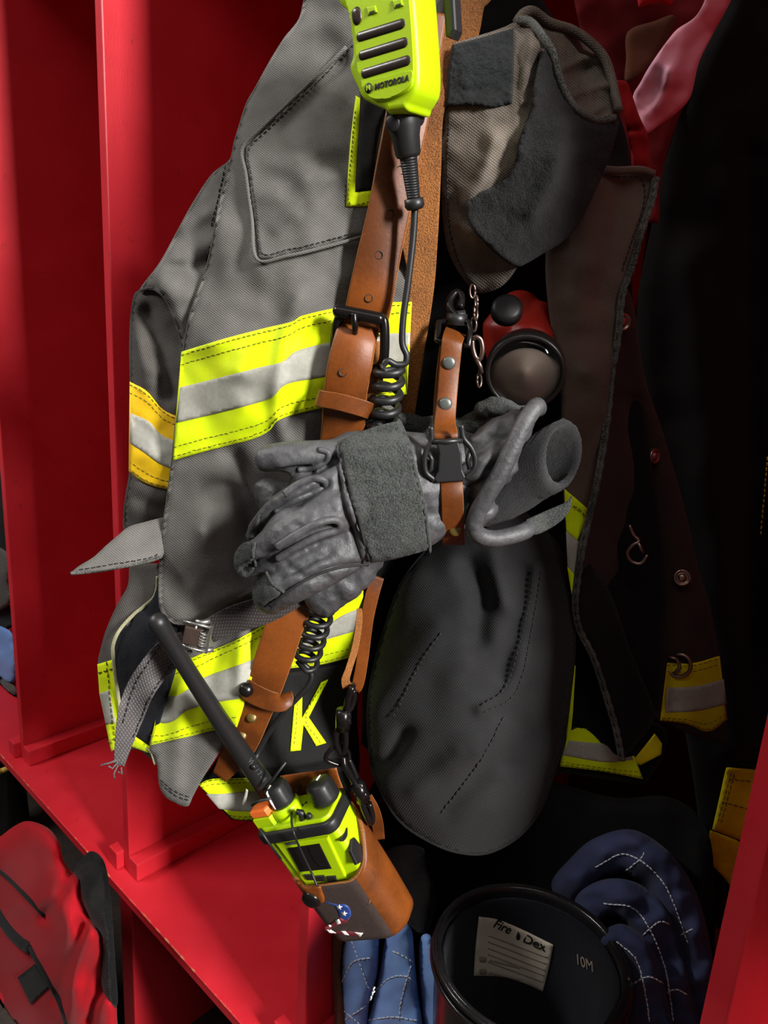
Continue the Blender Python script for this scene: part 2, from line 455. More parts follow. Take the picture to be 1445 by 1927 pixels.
def grainy(name, c1, c2, scale=900.0, bump=0.5, dist=0.0008, rough=0.9, coord='Object', lo=0.35, hi=0.65, sheen=0.0, big=25.0, spec=0.3, detail=3.0, metal=0.0, coat=0.0, bigmix=0.4):
    """hide, pile, plastic or paint: two-scale speckle and grain"""
    N = NT(name); mp = coords(N, coord, 1.0)
    n1 = N.n('ShaderNodeTexNoise', Scale=scale, Detail=detail, Roughness=0.65); N.l(mp, 'Vector', n1, 'Vector')
    n2 = N.n('ShaderNodeTexNoise', Scale=big, Detail=4.0); N.l(mp, 'Vector', n2, 'Vector')
    mx = N.n('ShaderNodeMix', data_type='FLOAT'); mx.inputs[0].default_value = bigmix; N.l(n1, 'Fac', mx, 2); N.l(n2, 'Fac', mx, 3)
    r = ramp(N, mx, 0, lo, hi); m = mixcol(N, r, 'Result', c1, c2); N.l(m, 2, N.b, 'Base Color')
    if bump:
        bp = N.n('ShaderNodeBump', Strength=bump, Distance=dist); N.l(n1, 'Fac', bp, 'Height'); N.l(bp, 'Normal', N.b, 'Normal')
    N.b.inputs['Roughness'].default_value = rough; N.b.inputs['Sheen Weight'].default_value = sheen
    N.b.inputs['Specular IOR Level'].default_value = spec; N.b.inputs['Metallic'].default_value = metal; N.b.inputs['Coat Weight'].default_value = coat
    return N.m
def paint_red(name):
    N = NT(name); mp = coords(N, 'Object', 1.0)
    n1 = N.n('ShaderNodeTexNoise', Scale=9.0, Detail=6.0, Roughness=0.6); N.l(mp, 'Vector', n1, 'Vector')
    r = ramp(N, n1, 'Fac', 0.35, 0.7); m = mixcol(N, r, 'Result', srgb(206, 42, 54), srgb(192, 32, 43))
    mp2 = coords(N, 'Object', (60, 60, 7)); n2 = N.n('ShaderNodeTexNoise', Scale=2.5, Detail=6.0, Roughness=0.7); N.l(mp2, 'Vector', n2, 'Vector')
    r2 = ramp(N, n2, 'Fac', 0.68, 0.80); m2 = mixcol(N, r2, 'Result', (0, 0, 0, 1), srgb(222, 92, 82)); N.l(m, 2, m2, 6)
    mp3 = coords(N, 'Object', 1.0); n3 = N.n('ShaderNodeTexNoise', Scale=38.0, Detail=8.0, Roughness=0.75); N.l(mp3, 'Vector', n3, 'Vector')
    r3 = ramp(N, n3, 'Fac', 0.61, 0.74); m3 = mixcol(N, r3, 'Result', (0, 0, 0, 1), srgb(150, 24, 34)); N.l(m2, 2, m3, 6)
    N.l(m3, 2, N.b, 'Base Color')
    bp = N.n('ShaderNodeBump', Strength=0.12, Distance=0.001); mp4 = coords(N, 'Object', (420, 420, 160)); n4 = N.n('ShaderNodeTexNoise', Scale=1.0, Detail=3.0); N.l(mp4, 'Vector', n4, 'Vector')
    N.l(n4, 'Fac', bp, 'Height'); N.l(bp, 'Normal', N.b, 'Normal')
    N.b.inputs['Roughness'].default_value = 0.42; N.b.inputs['Specular IOR Level'].default_value = 0.35
    return N.m
def plain(name, c, rough=0.5, metal=0.0, spec=0.5, coat=0.0):
    N = NT(name); N.b.inputs['Base Color'].default_value = c; N.b.inputs['Roughness'].default_value = rough
    N.b.inputs['Metallic'].default_value = metal; N.b.inputs['Specular IOR Level'].default_value = spec; N.b.inputs['Coat Weight'].default_value = coat
    mp = coords(N, 'Object', 1.0); n1 = N.n('ShaderNodeTexNoise', Scale=400.0, Detail=3.0); N.l(mp, 'Vector', n1, 'Vector')
    bp = N.n('ShaderNodeBump', Strength=0.06, Distance=0.0006); N.l(n1, 'Fac', bp, 'Height'); N.l(bp, 'Normal', N.b, 'Normal')
    return N.m
M = {}
M['red'] = paint_red('red_paint')
M['raw_edge'] = grainy('worn_red_edge', srgb(214, 40, 46), srgb(205, 70, 60), scale=160, bump=0.5, rough=0.6, dist=0.001)
M['wall'] = grainy('dark_wall_paint', srgb(90, 20, 22), srgb(80, 16, 18), scale=60, bump=0.1)
M['concrete'] = grainy('grey_concrete', srgb(60, 52, 47), srgb(44, 38, 34), scale=90, bump=0.3, dist=0.002)
M['white_wall'] = grainy('pale_wall_paint', srgb(112, 110, 106), srgb(100, 98, 94), scale=60, bump=0.1)
M['tile'] = grainy('ceiling_board', srgb(120, 118, 114), srgb(108, 106, 102), scale=120, bump=0.3)

# ---------------------------------------------------------------- the room
YF = 0.5435                                                  # front of the lockers
SZ = 0.45                                                    # height of the bench seat
struct(box('floor', (-4, -3, -0.1), (3, 1.35, 0), M['concrete'], bevel=0))
struct(box('wall_back', (-4, 1.22, 0), (3, 1.35, 3.05), M['wall'], bevel=0))
struct(box('wall_front', (-4, -3.1, 0), (3, -3.0, 3.05), M['white_wall'], bevel=0))
struct(box('wall_left', (-4.1, -3.1, 0), (-4, 1.35, 3.05), M['white_wall'], bevel=0))
struct(box('wall_right', (3, -3.1, 0), (3.1, 1.35, 3.05), M['white_wall'], bevel=0))
struct(box('ceiling', (-4, -3, 3.05), (3, 1.35, 3.15), M['tile'], bevel=0))

PT = 0.019
PX = [-1.525, -1.070, -0.597, -0.112]
PLAB = ['red painted locker divider board at the far left edge of the photo', 'red locker divider board just left of the grey coat, standing between cleats',
        'red locker divider board behind the radio holster, mostly hidden by the coat', 'red locker divider board at the right edge, nearest the viewer']
for i, x in enumerate(PX):
    d = thing('locker_divider', PLAB[i], 'locker divider', 'red locker dividers'); d.location = (x, YF, 0)
    xr = x + PT * 0.5; xl = x - PT * 0.5
    if i == 3: xl, xr = xl, xr
    o = box('board', (xl, YF, SZ), (xr, 1.215, 2.009), M['red'], None, 0.002); o.parent = d; o.matrix_parent_inverse = Matrix.Translation((-x, -YF, 0))
    for s in (-1, 1):
        a = x + s * PT * 0.5; b = a + s * 0.030
        o = box('cleat', (min(a, b), YF - 0.008 + 0.012 * (s > 0) - 0.006, SZ + 0.0005), (max(a, b), 1.2, SZ + 0.036), M['red'], None, 0.003)
        o.parent = d; o.matrix_parent_inverse = Matrix.Translation((-x, -YF, 0))
bench = box('locker_bench', (-3.0, YF - 0.03, SZ - 0.019), (0.6, 1.215, SZ), M['red'], bevel=0.002)
M['worn_edge'] = grainy('chipped_paint_edge', srgb(196, 132, 92), srgb(200, 40, 50), scale=60, bump=0.4, rough=0.7, lo=0.36, hi=0.5, big=14)
tubes('worn_edge', [[(-3.0 + .06 * k, YF - .0292, SZ - .0010) for k in range(61)]], .0017, M['worn_edge'], bench, 8)
tag(bench, 'long red painted bench seat board running under all the lockers', 'bench')
LLAB = {0: 'red support board under the bench at the far left', 1: 'red support board under the bench beside the red bag', 2: 'red support board under the bench below the radio holster', 3: 'red support board under the bench at the right edge'}
for i, x in enumerate(PX):
    if i == 0: continue
    o = box('bench_support', (x - 0.040, YF + 0.004, 0), (x + 0.004, 1.2, SZ - 0.0195), M['red'], bevel=0.003)
    tag(o, LLAB[i], 'bench support', 'boards holding up the bench')
shelf = box('locker_shelf', (-3.0, YF, 2.01), (0.6, 1.215, 2.03), M['red'], bevel=0.002)
tag(shelf, 'red painted shelf board across the tops of the lockers', 'shelf')

# ---------------------------------------------------------------- fields that follow planes and built surfaces
from mathutils.bvhtree import BVHTree
def PF(axis, val, add=0.0):
    """offset field lying in a world plane"""
    def f(X):
        X = np.asarray(X, float); p = WA(X[:, 0], X[:, 1], axis, val); q = W(X[:, 0], X[:, 1], np.zeros(len(X)))
        return np.linalg.norm(q - C, axis=1) - np.linalg.norm(p - C, axis=1) + add
    return f
def SF(objs, add=0.0):
    """offset field lying on meshes already built, as seen from the front"""
    bms = bmesh.new()
    bpy.context.view_layer.update()
    for o in (objs if isinstance(objs, (list, tuple)) else [objs]):
        t = o.data.copy(); t.transform(o.matrix_world); bms.from_mesh(t); bpy.data.meshes.remove(t)
    tree = BVHTree.FromBMesh(bms); bms.free()
    def f(X):
        X = np.asarray(X, float); r = ray(X[:, 0], X[:, 1]); u = r / np.linalg.norm(r, axis=1, keepdims=True)
        q = np.linalg.norm(W(X[:, 0], X[:, 1], np.zeros(len(X))) - C, axis=1); o = np.full(len(X), np.nan)
        for i in range(len(X)):
            h = tree.ray_cast(Vector(C), Vector(u[i]))
            if h[0] is not None: o[i] = q[i] - h[3]
        bad = np.isnan(o)
        if bad.all(): o[:] = 0
        elif bad.any():
            g = np.where(~bad)[0]
            for i in np.where(bad)[0]:
                o[i] = o[g[np.argmin(((X[g] - X[i]) ** 2).sum(1))]]
        return o + add
    return f
def band(names, lines, field, mats, parent, right=None, lift=0.0012, step=6.0, st=True, stmat=None):
    """reflective trim: fluorescent strip, silver stripe over its middle, two rows of stitching along each edge"""
    top, a, b, bot = [cat_open(l, 8) for l in lines]
    def ring(u, l):
        u = resample(u, step); l = resample(l, step)[::-1]; return np.vstack([u, l])
    f1 = Field([], base=field, add=lift + 0.0012)
    o = patch(names[0], ring(top, bot), f1, mats[0], parent, thick=0.0012, step=step, raw=True, edge=4, rim=0.0006)
    patch(names[1], ring(a, b), Field([], base=field, add=lift + 0.0019), mats[1], o, thick=0.0007, step=step, raw=True, edge=3, rim=0.0003)
    if st:
        off = lambda P, Q, k: resample(P, 12) * (1 - k) + np.array(resample(Q, 12)[np.linspace(0, len(resample(Q, 12)) - 1, len(resample(P, 12))).astype(int)]) * k
        ps = [off(top, a, .10), off(top, a, .36), off(bot, b, .10), off(bot, b, .36)]
        stitches('stitching', ps, f1, stmat or M['thread_dark'], o, dash=6, gap=4, r=0.00032, lift=0.0002)
    return o
def onplane(Mx, px, py):
    """local (x, y) where the sight line through a pixel meets the plane z = 0 of a frame"""
    o = Mx.translation; n = Mx.col[2].xyz
    d = Vector(ray(px, py)); t = (o - Vector(C)).dot(n) / d.dot(n)
    p = Mx.inverted() @ (Vector(C) + d * t); return (p.x, p.y)
def ring_loft(name, rings, mat, parent=None, seg=40, wall=0.003, noise=0.0, depth=0.6, uvscale=1.0):
    """open-ended hollow sleeve through rings (centre, axis1, axis2), with a turned-in lip at the last ring"""
    a = np.linspace(0, 2 * math.pi, seg, endpoint=False); V = []
    rs = [(np.asarray(c, float), np.asarray(x, float), np.asarray(y, float)) for c, x, y in rings]
    K = len(rs); P = cat_open(np.array([np.r_[c, x, y] for c, x, y in rs]), 6)
    nz = _rng.rand(len(P) * 2, seg)
    def row(q, s): return q[:3] + (np.cos(a) * s)[:, None] * q[3:6] + (np.sin(a) * s)[:, None] * q[6:9]
    rows = [row(q, 1.0) for q in P]
    rad = np.linalg.norm(P[-1][3:6]); k = wall / max(rad, 1e-6)
    tip = P[-1] - P[-2]; tip = tip[:3] / max(np.linalg.norm(tip[:3]), 1e-9)
    rows.append(row(P[-1], 1 - k * .5) + tip * wall * .5)
    for q in P[::-1][:int(len(P) * depth)]: rows.append(row(q, 1 - k))
    V = np.vstack(rows)
    if noise:
        g = vnoise(np.arange(len(V)) * 0.37, np.arange(len(V)) * 0.71 + 5); V = V + (noise * g)[:, None] * _n(P[-1][3:6])
    Fc = []
    for i in range(len(rows) - 1):
        for j in range(seg):
            j2 = (j + 1) % seg; Fc.append((i * seg + j, i * seg + j2, (i + 1) * seg + j2, (i + 1) * seg + j))
    Fc.append(tuple(range(seg))[::-1]); Fc.append(tuple((len(rows) - 1) * seg + j for j in range(seg)))
    uv = np.array([(j / seg * 0.2 * uvscale, i * 0.004 * uvscale) for i in range(len(rows)) for j in range(seg)])
    bm = bmesh.new(); vs = [bm.verts.new(v) for v in V]
    for f in Fc: bm.faces.new([vs[i] for i in f])
    return from_bm(name, bm, mat, parent, True)

# ---------------------------------------------------------------- cloth, hide and metal
M['grey'] = cloth('worn_grey_canvas', srgb(116, 113, 109), srgb(88, 86, 83), rib=4200, rot=0.9, bump=0.5, fade=14)
M['grey_dark'] = cloth('dark_grey_canvas', srgb(92, 88, 84), srgb(74, 70, 67), rib=4200, rot=0.5, bump=0.5, fade=14)
M['twill'] = cloth('black_twill', srgb(42, 42, 43), srgb(27, 27, 28), rib=3600, rot=-0.6, bump=0.5, fade=10, ribmix=0.3)
M['brown'] = cloth('brown_facing_cloth', srgb(104, 86, 76), srgb(80, 66, 58), rib=4200, rot=0.7, bump=0.4, fade=10)
M['collar'] = cloth('grey_brown_collar_twill', srgb(122, 112, 102), srgb(82, 73, 66), rib=3400, rot=0.9, bump=0.6, fade=26)
M['facing'] = cloth('dark_brown_facing_cloth', srgb(64, 48, 44), srgb(48, 36, 33), rib=4200, rot=0.7, bump=0.4, fade=10)
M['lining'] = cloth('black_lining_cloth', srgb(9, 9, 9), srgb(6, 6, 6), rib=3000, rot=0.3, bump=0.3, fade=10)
M['fluor'] = cloth('lime_yellow_trim', srgb(226, 246, 4), srgb(208, 234, 2), rib=7000, rot=0.2, bump=0.25, fade=40, rough=0.6, ribmix=0.05)
M['fluor_old'] = cloth('orange_yellow_trim', srgb(252, 208, 4), srgb(236, 184, 4), rib=7000, rot=0.2, bump=0.25, fade=40, rough=0.6, ribmix=0.05)
M['fluor_dull'] = cloth('dull_yellow_trim', srgb(226, 208, 10), srgb(200, 182, 8), rib=7000, rot=0.2, bump=0.25, fade=40, rough=0.6, ribmix=0.05)
M['silver'] = grainy('silver_reflective_tape', srgb(168, 168, 158), srgb(152, 150, 140), scale=260, bump=0.15, dist=0.0003, rough=0.62, spec=0.3)
M['thread_dark'] = plain('olive_thread', srgb(96, 92, 10), 0.8)
M['thread_black'] = plain('black_thread', srgb(28, 27, 27), 0.8)
M['thread_white'] = plain('white_thread', srgb(205, 210, 216), 0.8)
M['velcro'] = grainy('loop_fastener_pile', srgb(46, 51, 54), srgb(14, 15, 16), scale=1500, bump=1.0, dist=0.002, rough=1.0, lo=0.42, hi=0.58, sheen=0.08, bigmix=0.15)
M['velcro_black'] = grainy('black_hook_tape', srgb(32, 32, 31), srgb(22, 22, 22), scale=1800, bump=0.8, dist=0.001, rough=0.95)
M['fleece'] = grainy('dark_fleece', srgb(40, 40, 40), srgb(17, 17, 18), scale=800, bump=0.9, dist=0.002, rough=1.0, lo=0.38, hi=0.62, sheen=0.06, bigmix=0.3)
M['navy'] = grainy('navy_fleece', srgb(17, 21, 33), srgb(8, 10, 17), scale=700, bump=0.9, dist=0.002, rough=1.0, sheen=0.05)
M['braid'] = grainy('grey_edge_braid', srgb(104, 104, 100), srgb(44, 44, 42), scale=900, bump=1.0, dist=0.001, rough=0.9, lo=0.42, hi=0.58)
M['piping'] = grainy('cream_piping', srgb(196, 194, 160), srgb(150, 146, 112), scale=900, bump=0.8, rough=0.9)
M['webbing'] = cloth('grey_webbing', srgb(108, 104, 104), srgb(88, 84, 84), rib=2600, rot=1.2, bump=0.8, fade=30)
M['webbing_dark'] = cloth('dark_webbing', srgb(66, 60, 59), srgb(52, 47, 46), rib=2600, rot=1.2, bump=0.8, fade=30)
M['leather'] = grainy('oiled_brown_leather', srgb(122, 64, 20), srgb(84, 42, 12), scale=420, bump=0.22, dist=0.0005, rough=0.44, big=22, spec=0.35, bigmix=0.8, lo=0.38, hi=0.62)
M['leather_edge'] = grainy('raw_leather_edge', srgb(176, 116, 62), srgb(120, 70, 32), scale=900, bump=0.8, dist=0.0008, rough=0.85)
M['suede'] = grainy('brown_suede_back', srgb(176, 110, 46), srgb(90, 49, 16), scale=1000, bump=1.0, dist=0.002, rough=0.65, lo=0.36, hi=0.64, spec=0.5, bigmix=0.35)
M['pouch_face'] = grainy('dark_brown_stamped_leather', srgb(74, 62, 58), srgb(62, 51, 48), scale=500, bump=0.2, dist=0.0004, rough=0.42)
M['glove_leather'] = grainy('grey_glove_leather', srgb(82, 82, 84), srgb(54, 54, 56), scale=240, bump=0.5, dist=0.0014, rough=0.48, big=30, spec=0.5, bigmix=0.5, detail=6)
M['glove_suede'] = grainy('grey_glove_suede', srgb(84, 87, 84), srgb(28, 31, 29), scale=800, bump=1.0, dist=0.003, rough=1.0, lo=0.36, hi=0.68, sheen=0.08, bigmix=0.2)
M['knit'] = grainy('charcoal_knit', srgb(28, 28, 31), srgb(11, 11, 12), scale=1100, bump=1.0, dist=0.002, rough=1.0, lo=0.4, hi=0.6, sheen=0.12, bigmix=0.2)
M['metal'] = plain('worn_bronze_metal', srgb(150, 128, 118), 0.32, 0.9)
M['gunmetal'] = plain('black_oxide_metal', srgb(38, 35, 35), 0.25, 0.7)
M['steel'] = plain('brushed_steel', srgb(176, 174, 170), 0.3, 0.9)
M['plastic'] = plain('black_plastic', srgb(30, 30, 31), 0.42)
M['rubber'] = plain('black_rubber', srgb(27, 27, 28), 0.45)
M['grille'] = plain('brown_black_grille', srgb(46, 36, 31), 0.3)
M['lime'] = grainy('lime_plastic', srgb(176, 210, 3), srgb(168, 202, 3), scale=700, bump=0.12, dist=0.0004, rough=0.42, spec=0.4)
M['orange'] = plain('orange_plastic', srgb(238, 112, 44), 0.5)
M['white'] = plain('white_mark', srgb(235, 232, 226), 0.6)
M['ink'] = plain('black_ink', srgb(26, 24, 18), 0.6)
M['screen'] = plain('dark_glass_screen', srgb(20, 18, 18), 0.06, 0, 0.6)
M['torch_red'] = plain('red_plastic', srgb(168, 34, 20), 0.45)
M['red_cloth'] = cloth('red_cloth', srgb(190, 26, 34), srgb(160, 16, 24), rib=12000, rot=0.3, bump=0.1, fade=8, ribmix=0.03)
M['strap_red'] = cloth('deep_red_cloth', srgb(146, 14, 20), srgb(122, 8, 14), rib=12000, rot=0.3, bump=0.1, fade=8, ribmix=0.03)
M['maroon_cloth'] = cloth('dark_red_cloth', srgb(104, 10, 16), srgb(84, 6, 12), rib=12000, rot=0.3, bump=0.1, fade=8, ribmix=0.03)
M['pink_cloth'] = cloth('pink_cloth', srgb(236, 176, 198), srgb(210, 116, 124), rib=12000, rot=0.3, bump=0.1, fade=6, ribmix=0.03)
M['tan_cloth'] = cloth('tan_cloth', srgb(100, 62, 42), srgb(86, 52, 35), rib=12000, rot=0.3, bump=0.3, fade=8)
M['quilt'] = cloth('blue_quilt', srgb(130, 168, 226), srgb(106, 142, 204), rib=5000, rot=0.3, bump=0.2, fade=20, ribmix=0.1)
M['quilt_shaded'] = cloth('shaded_blue_quilt', srgb(58, 64, 96), srgb(44, 50, 78), rib=5000, rot=0.3, bump=0.2, fade=20, ribmix=0.1)  # same blue quilt darkened; shade of the right-hand folds put into the colour
M['boot'] = grainy('black_boot_leather', srgb(30, 30, 31), srgb(20, 20, 21), scale=300, bump=0.2, rough=0.2, spec=0.6)
M['label'] = cloth('beige_label_cloth', srgb(196, 186, 170), srgb(186, 176, 160), rib=9000, rot=0.3, bump=0.1, fade=30, ribmix=0.05)
M['blue_ink'] = plain('blue_stain', srgb(44, 70, 140), 0.45)
M['maroon_ink'] = plain('maroon_stain', srgb(112, 40, 48), 0.45)
M['bag_red'] = cloth('red_bag_nylon', srgb(186, 22, 36), srgb(164, 14, 26), rib=9000, rot=0.4, bump=0.15, fade=8, ribmix=0.03)
M['bag_black'] = cloth('black_bag_nylon', srgb(24, 24, 25), srgb(18, 18, 19), rib=2500, rot=0.4, bump=0.3, fade=8, ribmix=0.1)
glass = bpy.data.materials.new('clear_lens'); glass.use_nodes = True
gb = glass.node_tree.nodes['Principled BSDF']; gb.inputs['Transmission Weight'].default_value = 1.0; gb.inputs['Roughness'].default_value = 0.04; gb.inputs['IOR'].default_value = 1.25
gb.inputs['Base Color'].default_value = (0.9, 0.88, 0.86, 1); M['glass'] = glass
M['reflector'] = plain('lamp_reflector', srgb(206, 190, 178), 0.35, 0.3)

# ================================================================ the turnout coat
coat = thing('turnout_coat', 'grey firefighter coat with lime reflective bands, hanging open in front of the locker', 'coat')
coat.location = WV(620, 900, -0.06)
GF = Field([(650, 0, -.035), (575, 0, -.07), (470, 180, -.055), (440, 290, -.045), (560, 300, .0), (700, 300, .008), (850, 150, .0), (850, 0, -.02),
            (388, 500, -.035), (345, 700, -.03), (450, 700, .012), (600, 720, .016), (740, 700, -.002), (312, 950, -.022), (305, 1080, -.012),
            (380, 1000, .022), (470, 1010, -.004), (340, 1160, .004), (600, 1000, -.006), (480, 500, .004), (600, 520, .012), (740, 480, .0)],
           folds=[([(560, 560), (530, 660), (520, 770), (545, 860)], .006, 16), ([(640, 120), (590, 190), (540, 240)], -.006, 18),
                  ([(500, 90), (560, 60), (640, 40)], .004, 22), ([(400, 420), (430, 560), (400, 640)], .004, 26),
                  ([(620, 330), (560, 390), (520, 430)], .004, 16), ([(440, 860), (470, 960), (465, 1080)], -.012, 22), ([(650, 520), (640, 460)], .004, 20)],
           noise=.006, nscale=64)
HF = Field([(318, 1240, -.02), (300, 1330, -.018), (285, 1400, -.012), (300, 1480, -.004), (350, 1510, .006), (400, 1430, .004), (400, 1320, .012), (460, 1230, .004), (520, 1120, -.014), (340, 1150, -.02)],
           folds=[([(410, 1200), (395, 1300), (415, 1380)], -.008, 22), ([(345, 1280), (335, 1400), (330, 1480)], .006, 18), ([(455, 1180), (450, 1300)], .006, 14)], noise=.003, nscale=50)
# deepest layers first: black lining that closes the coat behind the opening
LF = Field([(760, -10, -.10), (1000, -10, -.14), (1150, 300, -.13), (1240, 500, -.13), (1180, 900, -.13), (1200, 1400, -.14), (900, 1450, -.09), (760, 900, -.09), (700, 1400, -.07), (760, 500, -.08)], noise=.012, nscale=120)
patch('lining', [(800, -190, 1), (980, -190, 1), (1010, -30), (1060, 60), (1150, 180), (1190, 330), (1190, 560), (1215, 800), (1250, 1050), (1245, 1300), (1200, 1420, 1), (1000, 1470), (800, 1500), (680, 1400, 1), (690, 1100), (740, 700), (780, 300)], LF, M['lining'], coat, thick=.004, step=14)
tailF = Field([(430, 1180, -.05), (560, 1140, -.06), (690, 1100, -.075), (680, 1300, -.11), (680, 1450, -.105), (380, 1470, -.03), (470, 1541, -.03), (560, 1541, -.05), (560, 1300, -.10), (460, 1330, -.06)], noise=.003, nscale=60)
tail = patch('hem_tail', [(560, 1080, 1), (690, 1080, 1), (680, 1200), (672, 1330), (668, 1480), (560, 1548, 1), (470, 1545), (436, 1543, 1), (405, 1512), (370, 1474, 1), (400, 1440), (430, 1380), (450, 1260), (500, 1160)], tailF, M['lining'], coat, thick=.004, step=9)
band(('hem_band', 'silver_stripe'), [[(520, 1180), (560, 1150), (620, 1125), (656, 1109), (684, 1100)], [(500, 1226), (560, 1202), (610, 1180), (645, 1158), (684, 1142)],
     [(480, 1246), (560, 1226), (604, 1207), (647, 1194), (682, 1184)], [(440, 1266), (530, 1259), (597, 1252), (645, 1241), (680, 1232)]], tailF, (M['fluor'], M['silver']), coat)
band(('tail_band', 'silver_stripe'), [[(374, 1477), (397, 1466), (456, 1464), (520, 1464), (590, 1468)], [(388, 1494), (419, 1494), (456, 1490), (520, 1487), (590, 1490)],
     [(412, 1522), (440, 1526), (470, 1527), (520, 1526), (590, 1524)], [(438, 1541), (455, 1543), (470, 1543), (520, 1542), (590, 1540)]], tailF, (M['fluor'], M['silver']), coat)
np_ = patch('name_panel', [(462, 1272, 1), (560, 1264), (650, 1248, 1), (655, 1330), (648, 1424, 1), (560, 1440), (470, 1448, 1), (455, 1360)], Field([], base=tailF, add=.003), M['velcro_black'], coat, thick=.002)
KF = Field([], base=tailF, add=.0052)
def bar(p, q, w, name='letter_stroke', field=KF, mat=None, parent=np_, th=.0012):
    p, q = np.array(p, float), np.array(q, float); t = _n(q - p); n = np.array([-t[1], t[0]]) * w / 2
    return patch(name, [tuple(p + n) + (1,), tuple(q + n) + (1,), tuple(q - n) + (1,), tuple(p - n) + (1,)], field, mat or M['fluor'], parent, thick=th, step=5, edge=3)
K = patch('letter_k', [(555, 1310, 1), (569, 1308, 1), (568, 1352, 1), (604, 1284, 1), (618, 1278, 1), (581, 1350, 1), (614, 1398, 1), (595, 1404, 1), (571, 1364, 1), (566, 1412, 1), (546, 1414, 1)], KF, M['fluor'], np_, thick=.0012, step=4, edge=3)
stitches('letter_stitching', [[(560, 1314), (558, 1360), (553, 1408)], [(610, 1285), (575, 1350), (604, 1398)]], KF, M['thread_dark'], K, r=.0003, lift=.0003, dash=5)
patch('tail_fold', [(480, 1452, 1), (560, 1445), (650, 1432, 1), (650, 1450, 1), (560, 1462), (480, 1462, 1)], Field([], base=tailF, add=.004), M['lining'], coat, thick=.003)

# right sleeve (left side of the photo)
SLF = Field([(270, 540, -.075), (245, 600, -.08), (243, 720, -.078), (236, 980, -.075), (320, 980, -.055), (290, 700, -.052), (290, 860, -.045), (340, 650, -.06), (270, 950, -.05)],
            folds=[([(275, 590), (300, 660), (318, 740)], -.012, 16), ([(262, 640), (275, 720)], .006, 14), ([(260, 940), (300, 960)], -.006, 14)], noise=.005, nscale=45)
slv = patch('sleeve', [(262, 545), (248, 572), (243, 640), (244, 720), (244, 800), (243, 885), (236, 930), (231, 985), (240, 1030, 1), (275, 1040), (330, 1030, 1), (345, 860), (365, 700), (380, 560), (320, 535)], SLF, M['grey_dark'], coat, thick=.012, step=7, edge=24, rim=.018)
USF = Field([(440, 280, -.06), (395, 330, -.075), (330, 440, -.08), (270, 540, -.068), (300, 545, -.045), (330, 600, -.042), (345, 655, -.052), (390, 500, -.05), (420, 380, -.05), (350, 500, -.048), (390, 420, -.058)],
            folds=[([(345, 430), (390, 400), (415, 395)], .005, 14), ([(300, 520), (350, 470), (395, 455)], .006, 16), ([(320, 500), (370, 500), (395, 490)], -.005, 10)], noise=.005, nscale=45)
patch('sleeve_fold', [(440, 270), (432, 300), (398, 328), (362, 382), (330, 440), (300, 494), (268, 536), (262, 550), (285, 545), (306, 560), (322, 590), (334, 625), (345, 665), (375, 640), (400, 540), (425, 420), (445, 330)], USF, M['grey'], coat, thick=.008, step=7, edge=16, rim=.012)
stitches('armhole_stitching', [[(430, 312), (416, 378), (402, 440), (384, 500)], [(424, 312), (409, 378), (396, 430)]], USF, M['thread_black'], coat, lift=.001)
band(('sleeve_band', 'silver_stripe'), [[(244, 718), (276, 736), (305, 769), (335, 784), (350, 786)], [(245, 777), (280, 793), (302, 817), (330, 830), (350, 834)],
     [(244, 834), (273, 853), (299, 872), (324, 882), (350, 886)], [(242, 886), (264, 904), (289, 915), (318, 921), (350, 924)]], SLF, (M['fluor_old'], M['silver']), coat)

# side pocket, its flap and the lower front edge
SPF = Field([(240, 1080, -.06), (300, 1090, -.03), (190, 1230, -.055), (212, 1405, -.04), (290, 1430, -.02), (220, 1240, -.035), (230, 1130, -.05)], noise=.003, nscale=40)
sp = patch('side_pocket', [(243, 1060, 1), (240, 1102), (221, 1136), (200, 1184), (189, 1222), (184, 1250), (189, 1296), (199, 1364), (210, 1408), (232, 1410), (262, 1412), (293, 1437, 1), (290, 1380), (260, 1290), (262, 1200), (300, 1100), (298, 1060, 1)], SPF, M['grey_dark'], coat, thick=.004, step=6)
NVF = Field([], base=SPF, add=.004, noise=.006, nscale=30)
patch('pocket_lining', [(292, 1100), (286, 1130), (254, 1158), (228, 1188), (214, 1216), (217, 1255), (224, 1310), (234, 1362), (262, 1388), (286, 1400), (310, 1330), (335, 1240), (330, 1160), (312, 1110)], NVF, M['navy'], sp, thick=.003, step=6)
ptube('pocket_piping', [(297, 1085, -.028), (296, 1104, -.028), (290, 1124, -.03), (270, 1142, -.034), (250, 1158, -.036), (225, 1186, -.036), (213, 1214, -.036), (214, 1244, -.035), (219, 1284, -.034), (226, 1330, -.033), (236, 1372, -.03), (262, 1396, -.026), (284, 1414, -.018), (293, 1438, -.014)], .0016, M['piping'], sp, 8)
def strip4(name, pts, field, mat, parent, lift): return patch(name, [p + (1,) for p in pts], Field([], base=field, add=lift), mat, parent, thick=.0012, step=5, edge=4)
sb = strip4('pocket_band', [(183, 1250), (213, 1241), (222, 1300), (230, 1350), (240, 1376), (284, 1406), (288, 1420), (232, 1400), (209, 1414), (199, 1364), (187, 1306)], SPF, M['fluor'], sp, .0022)
strip4('silver_stripe', [(187, 1305), (206, 1298), (218, 1360), (199, 1364)], SPF, M['silver'], sb, .003)
stitches('stitching', [[(200, 1246), (207, 1310), (214, 1370), (220, 1404)], [(184, 1266), (214, 1258)], [(202, 1398), (222, 1386)]], Field([], base=SPF, add=.0028), M['thread_dark'], sb, lift=.0005)
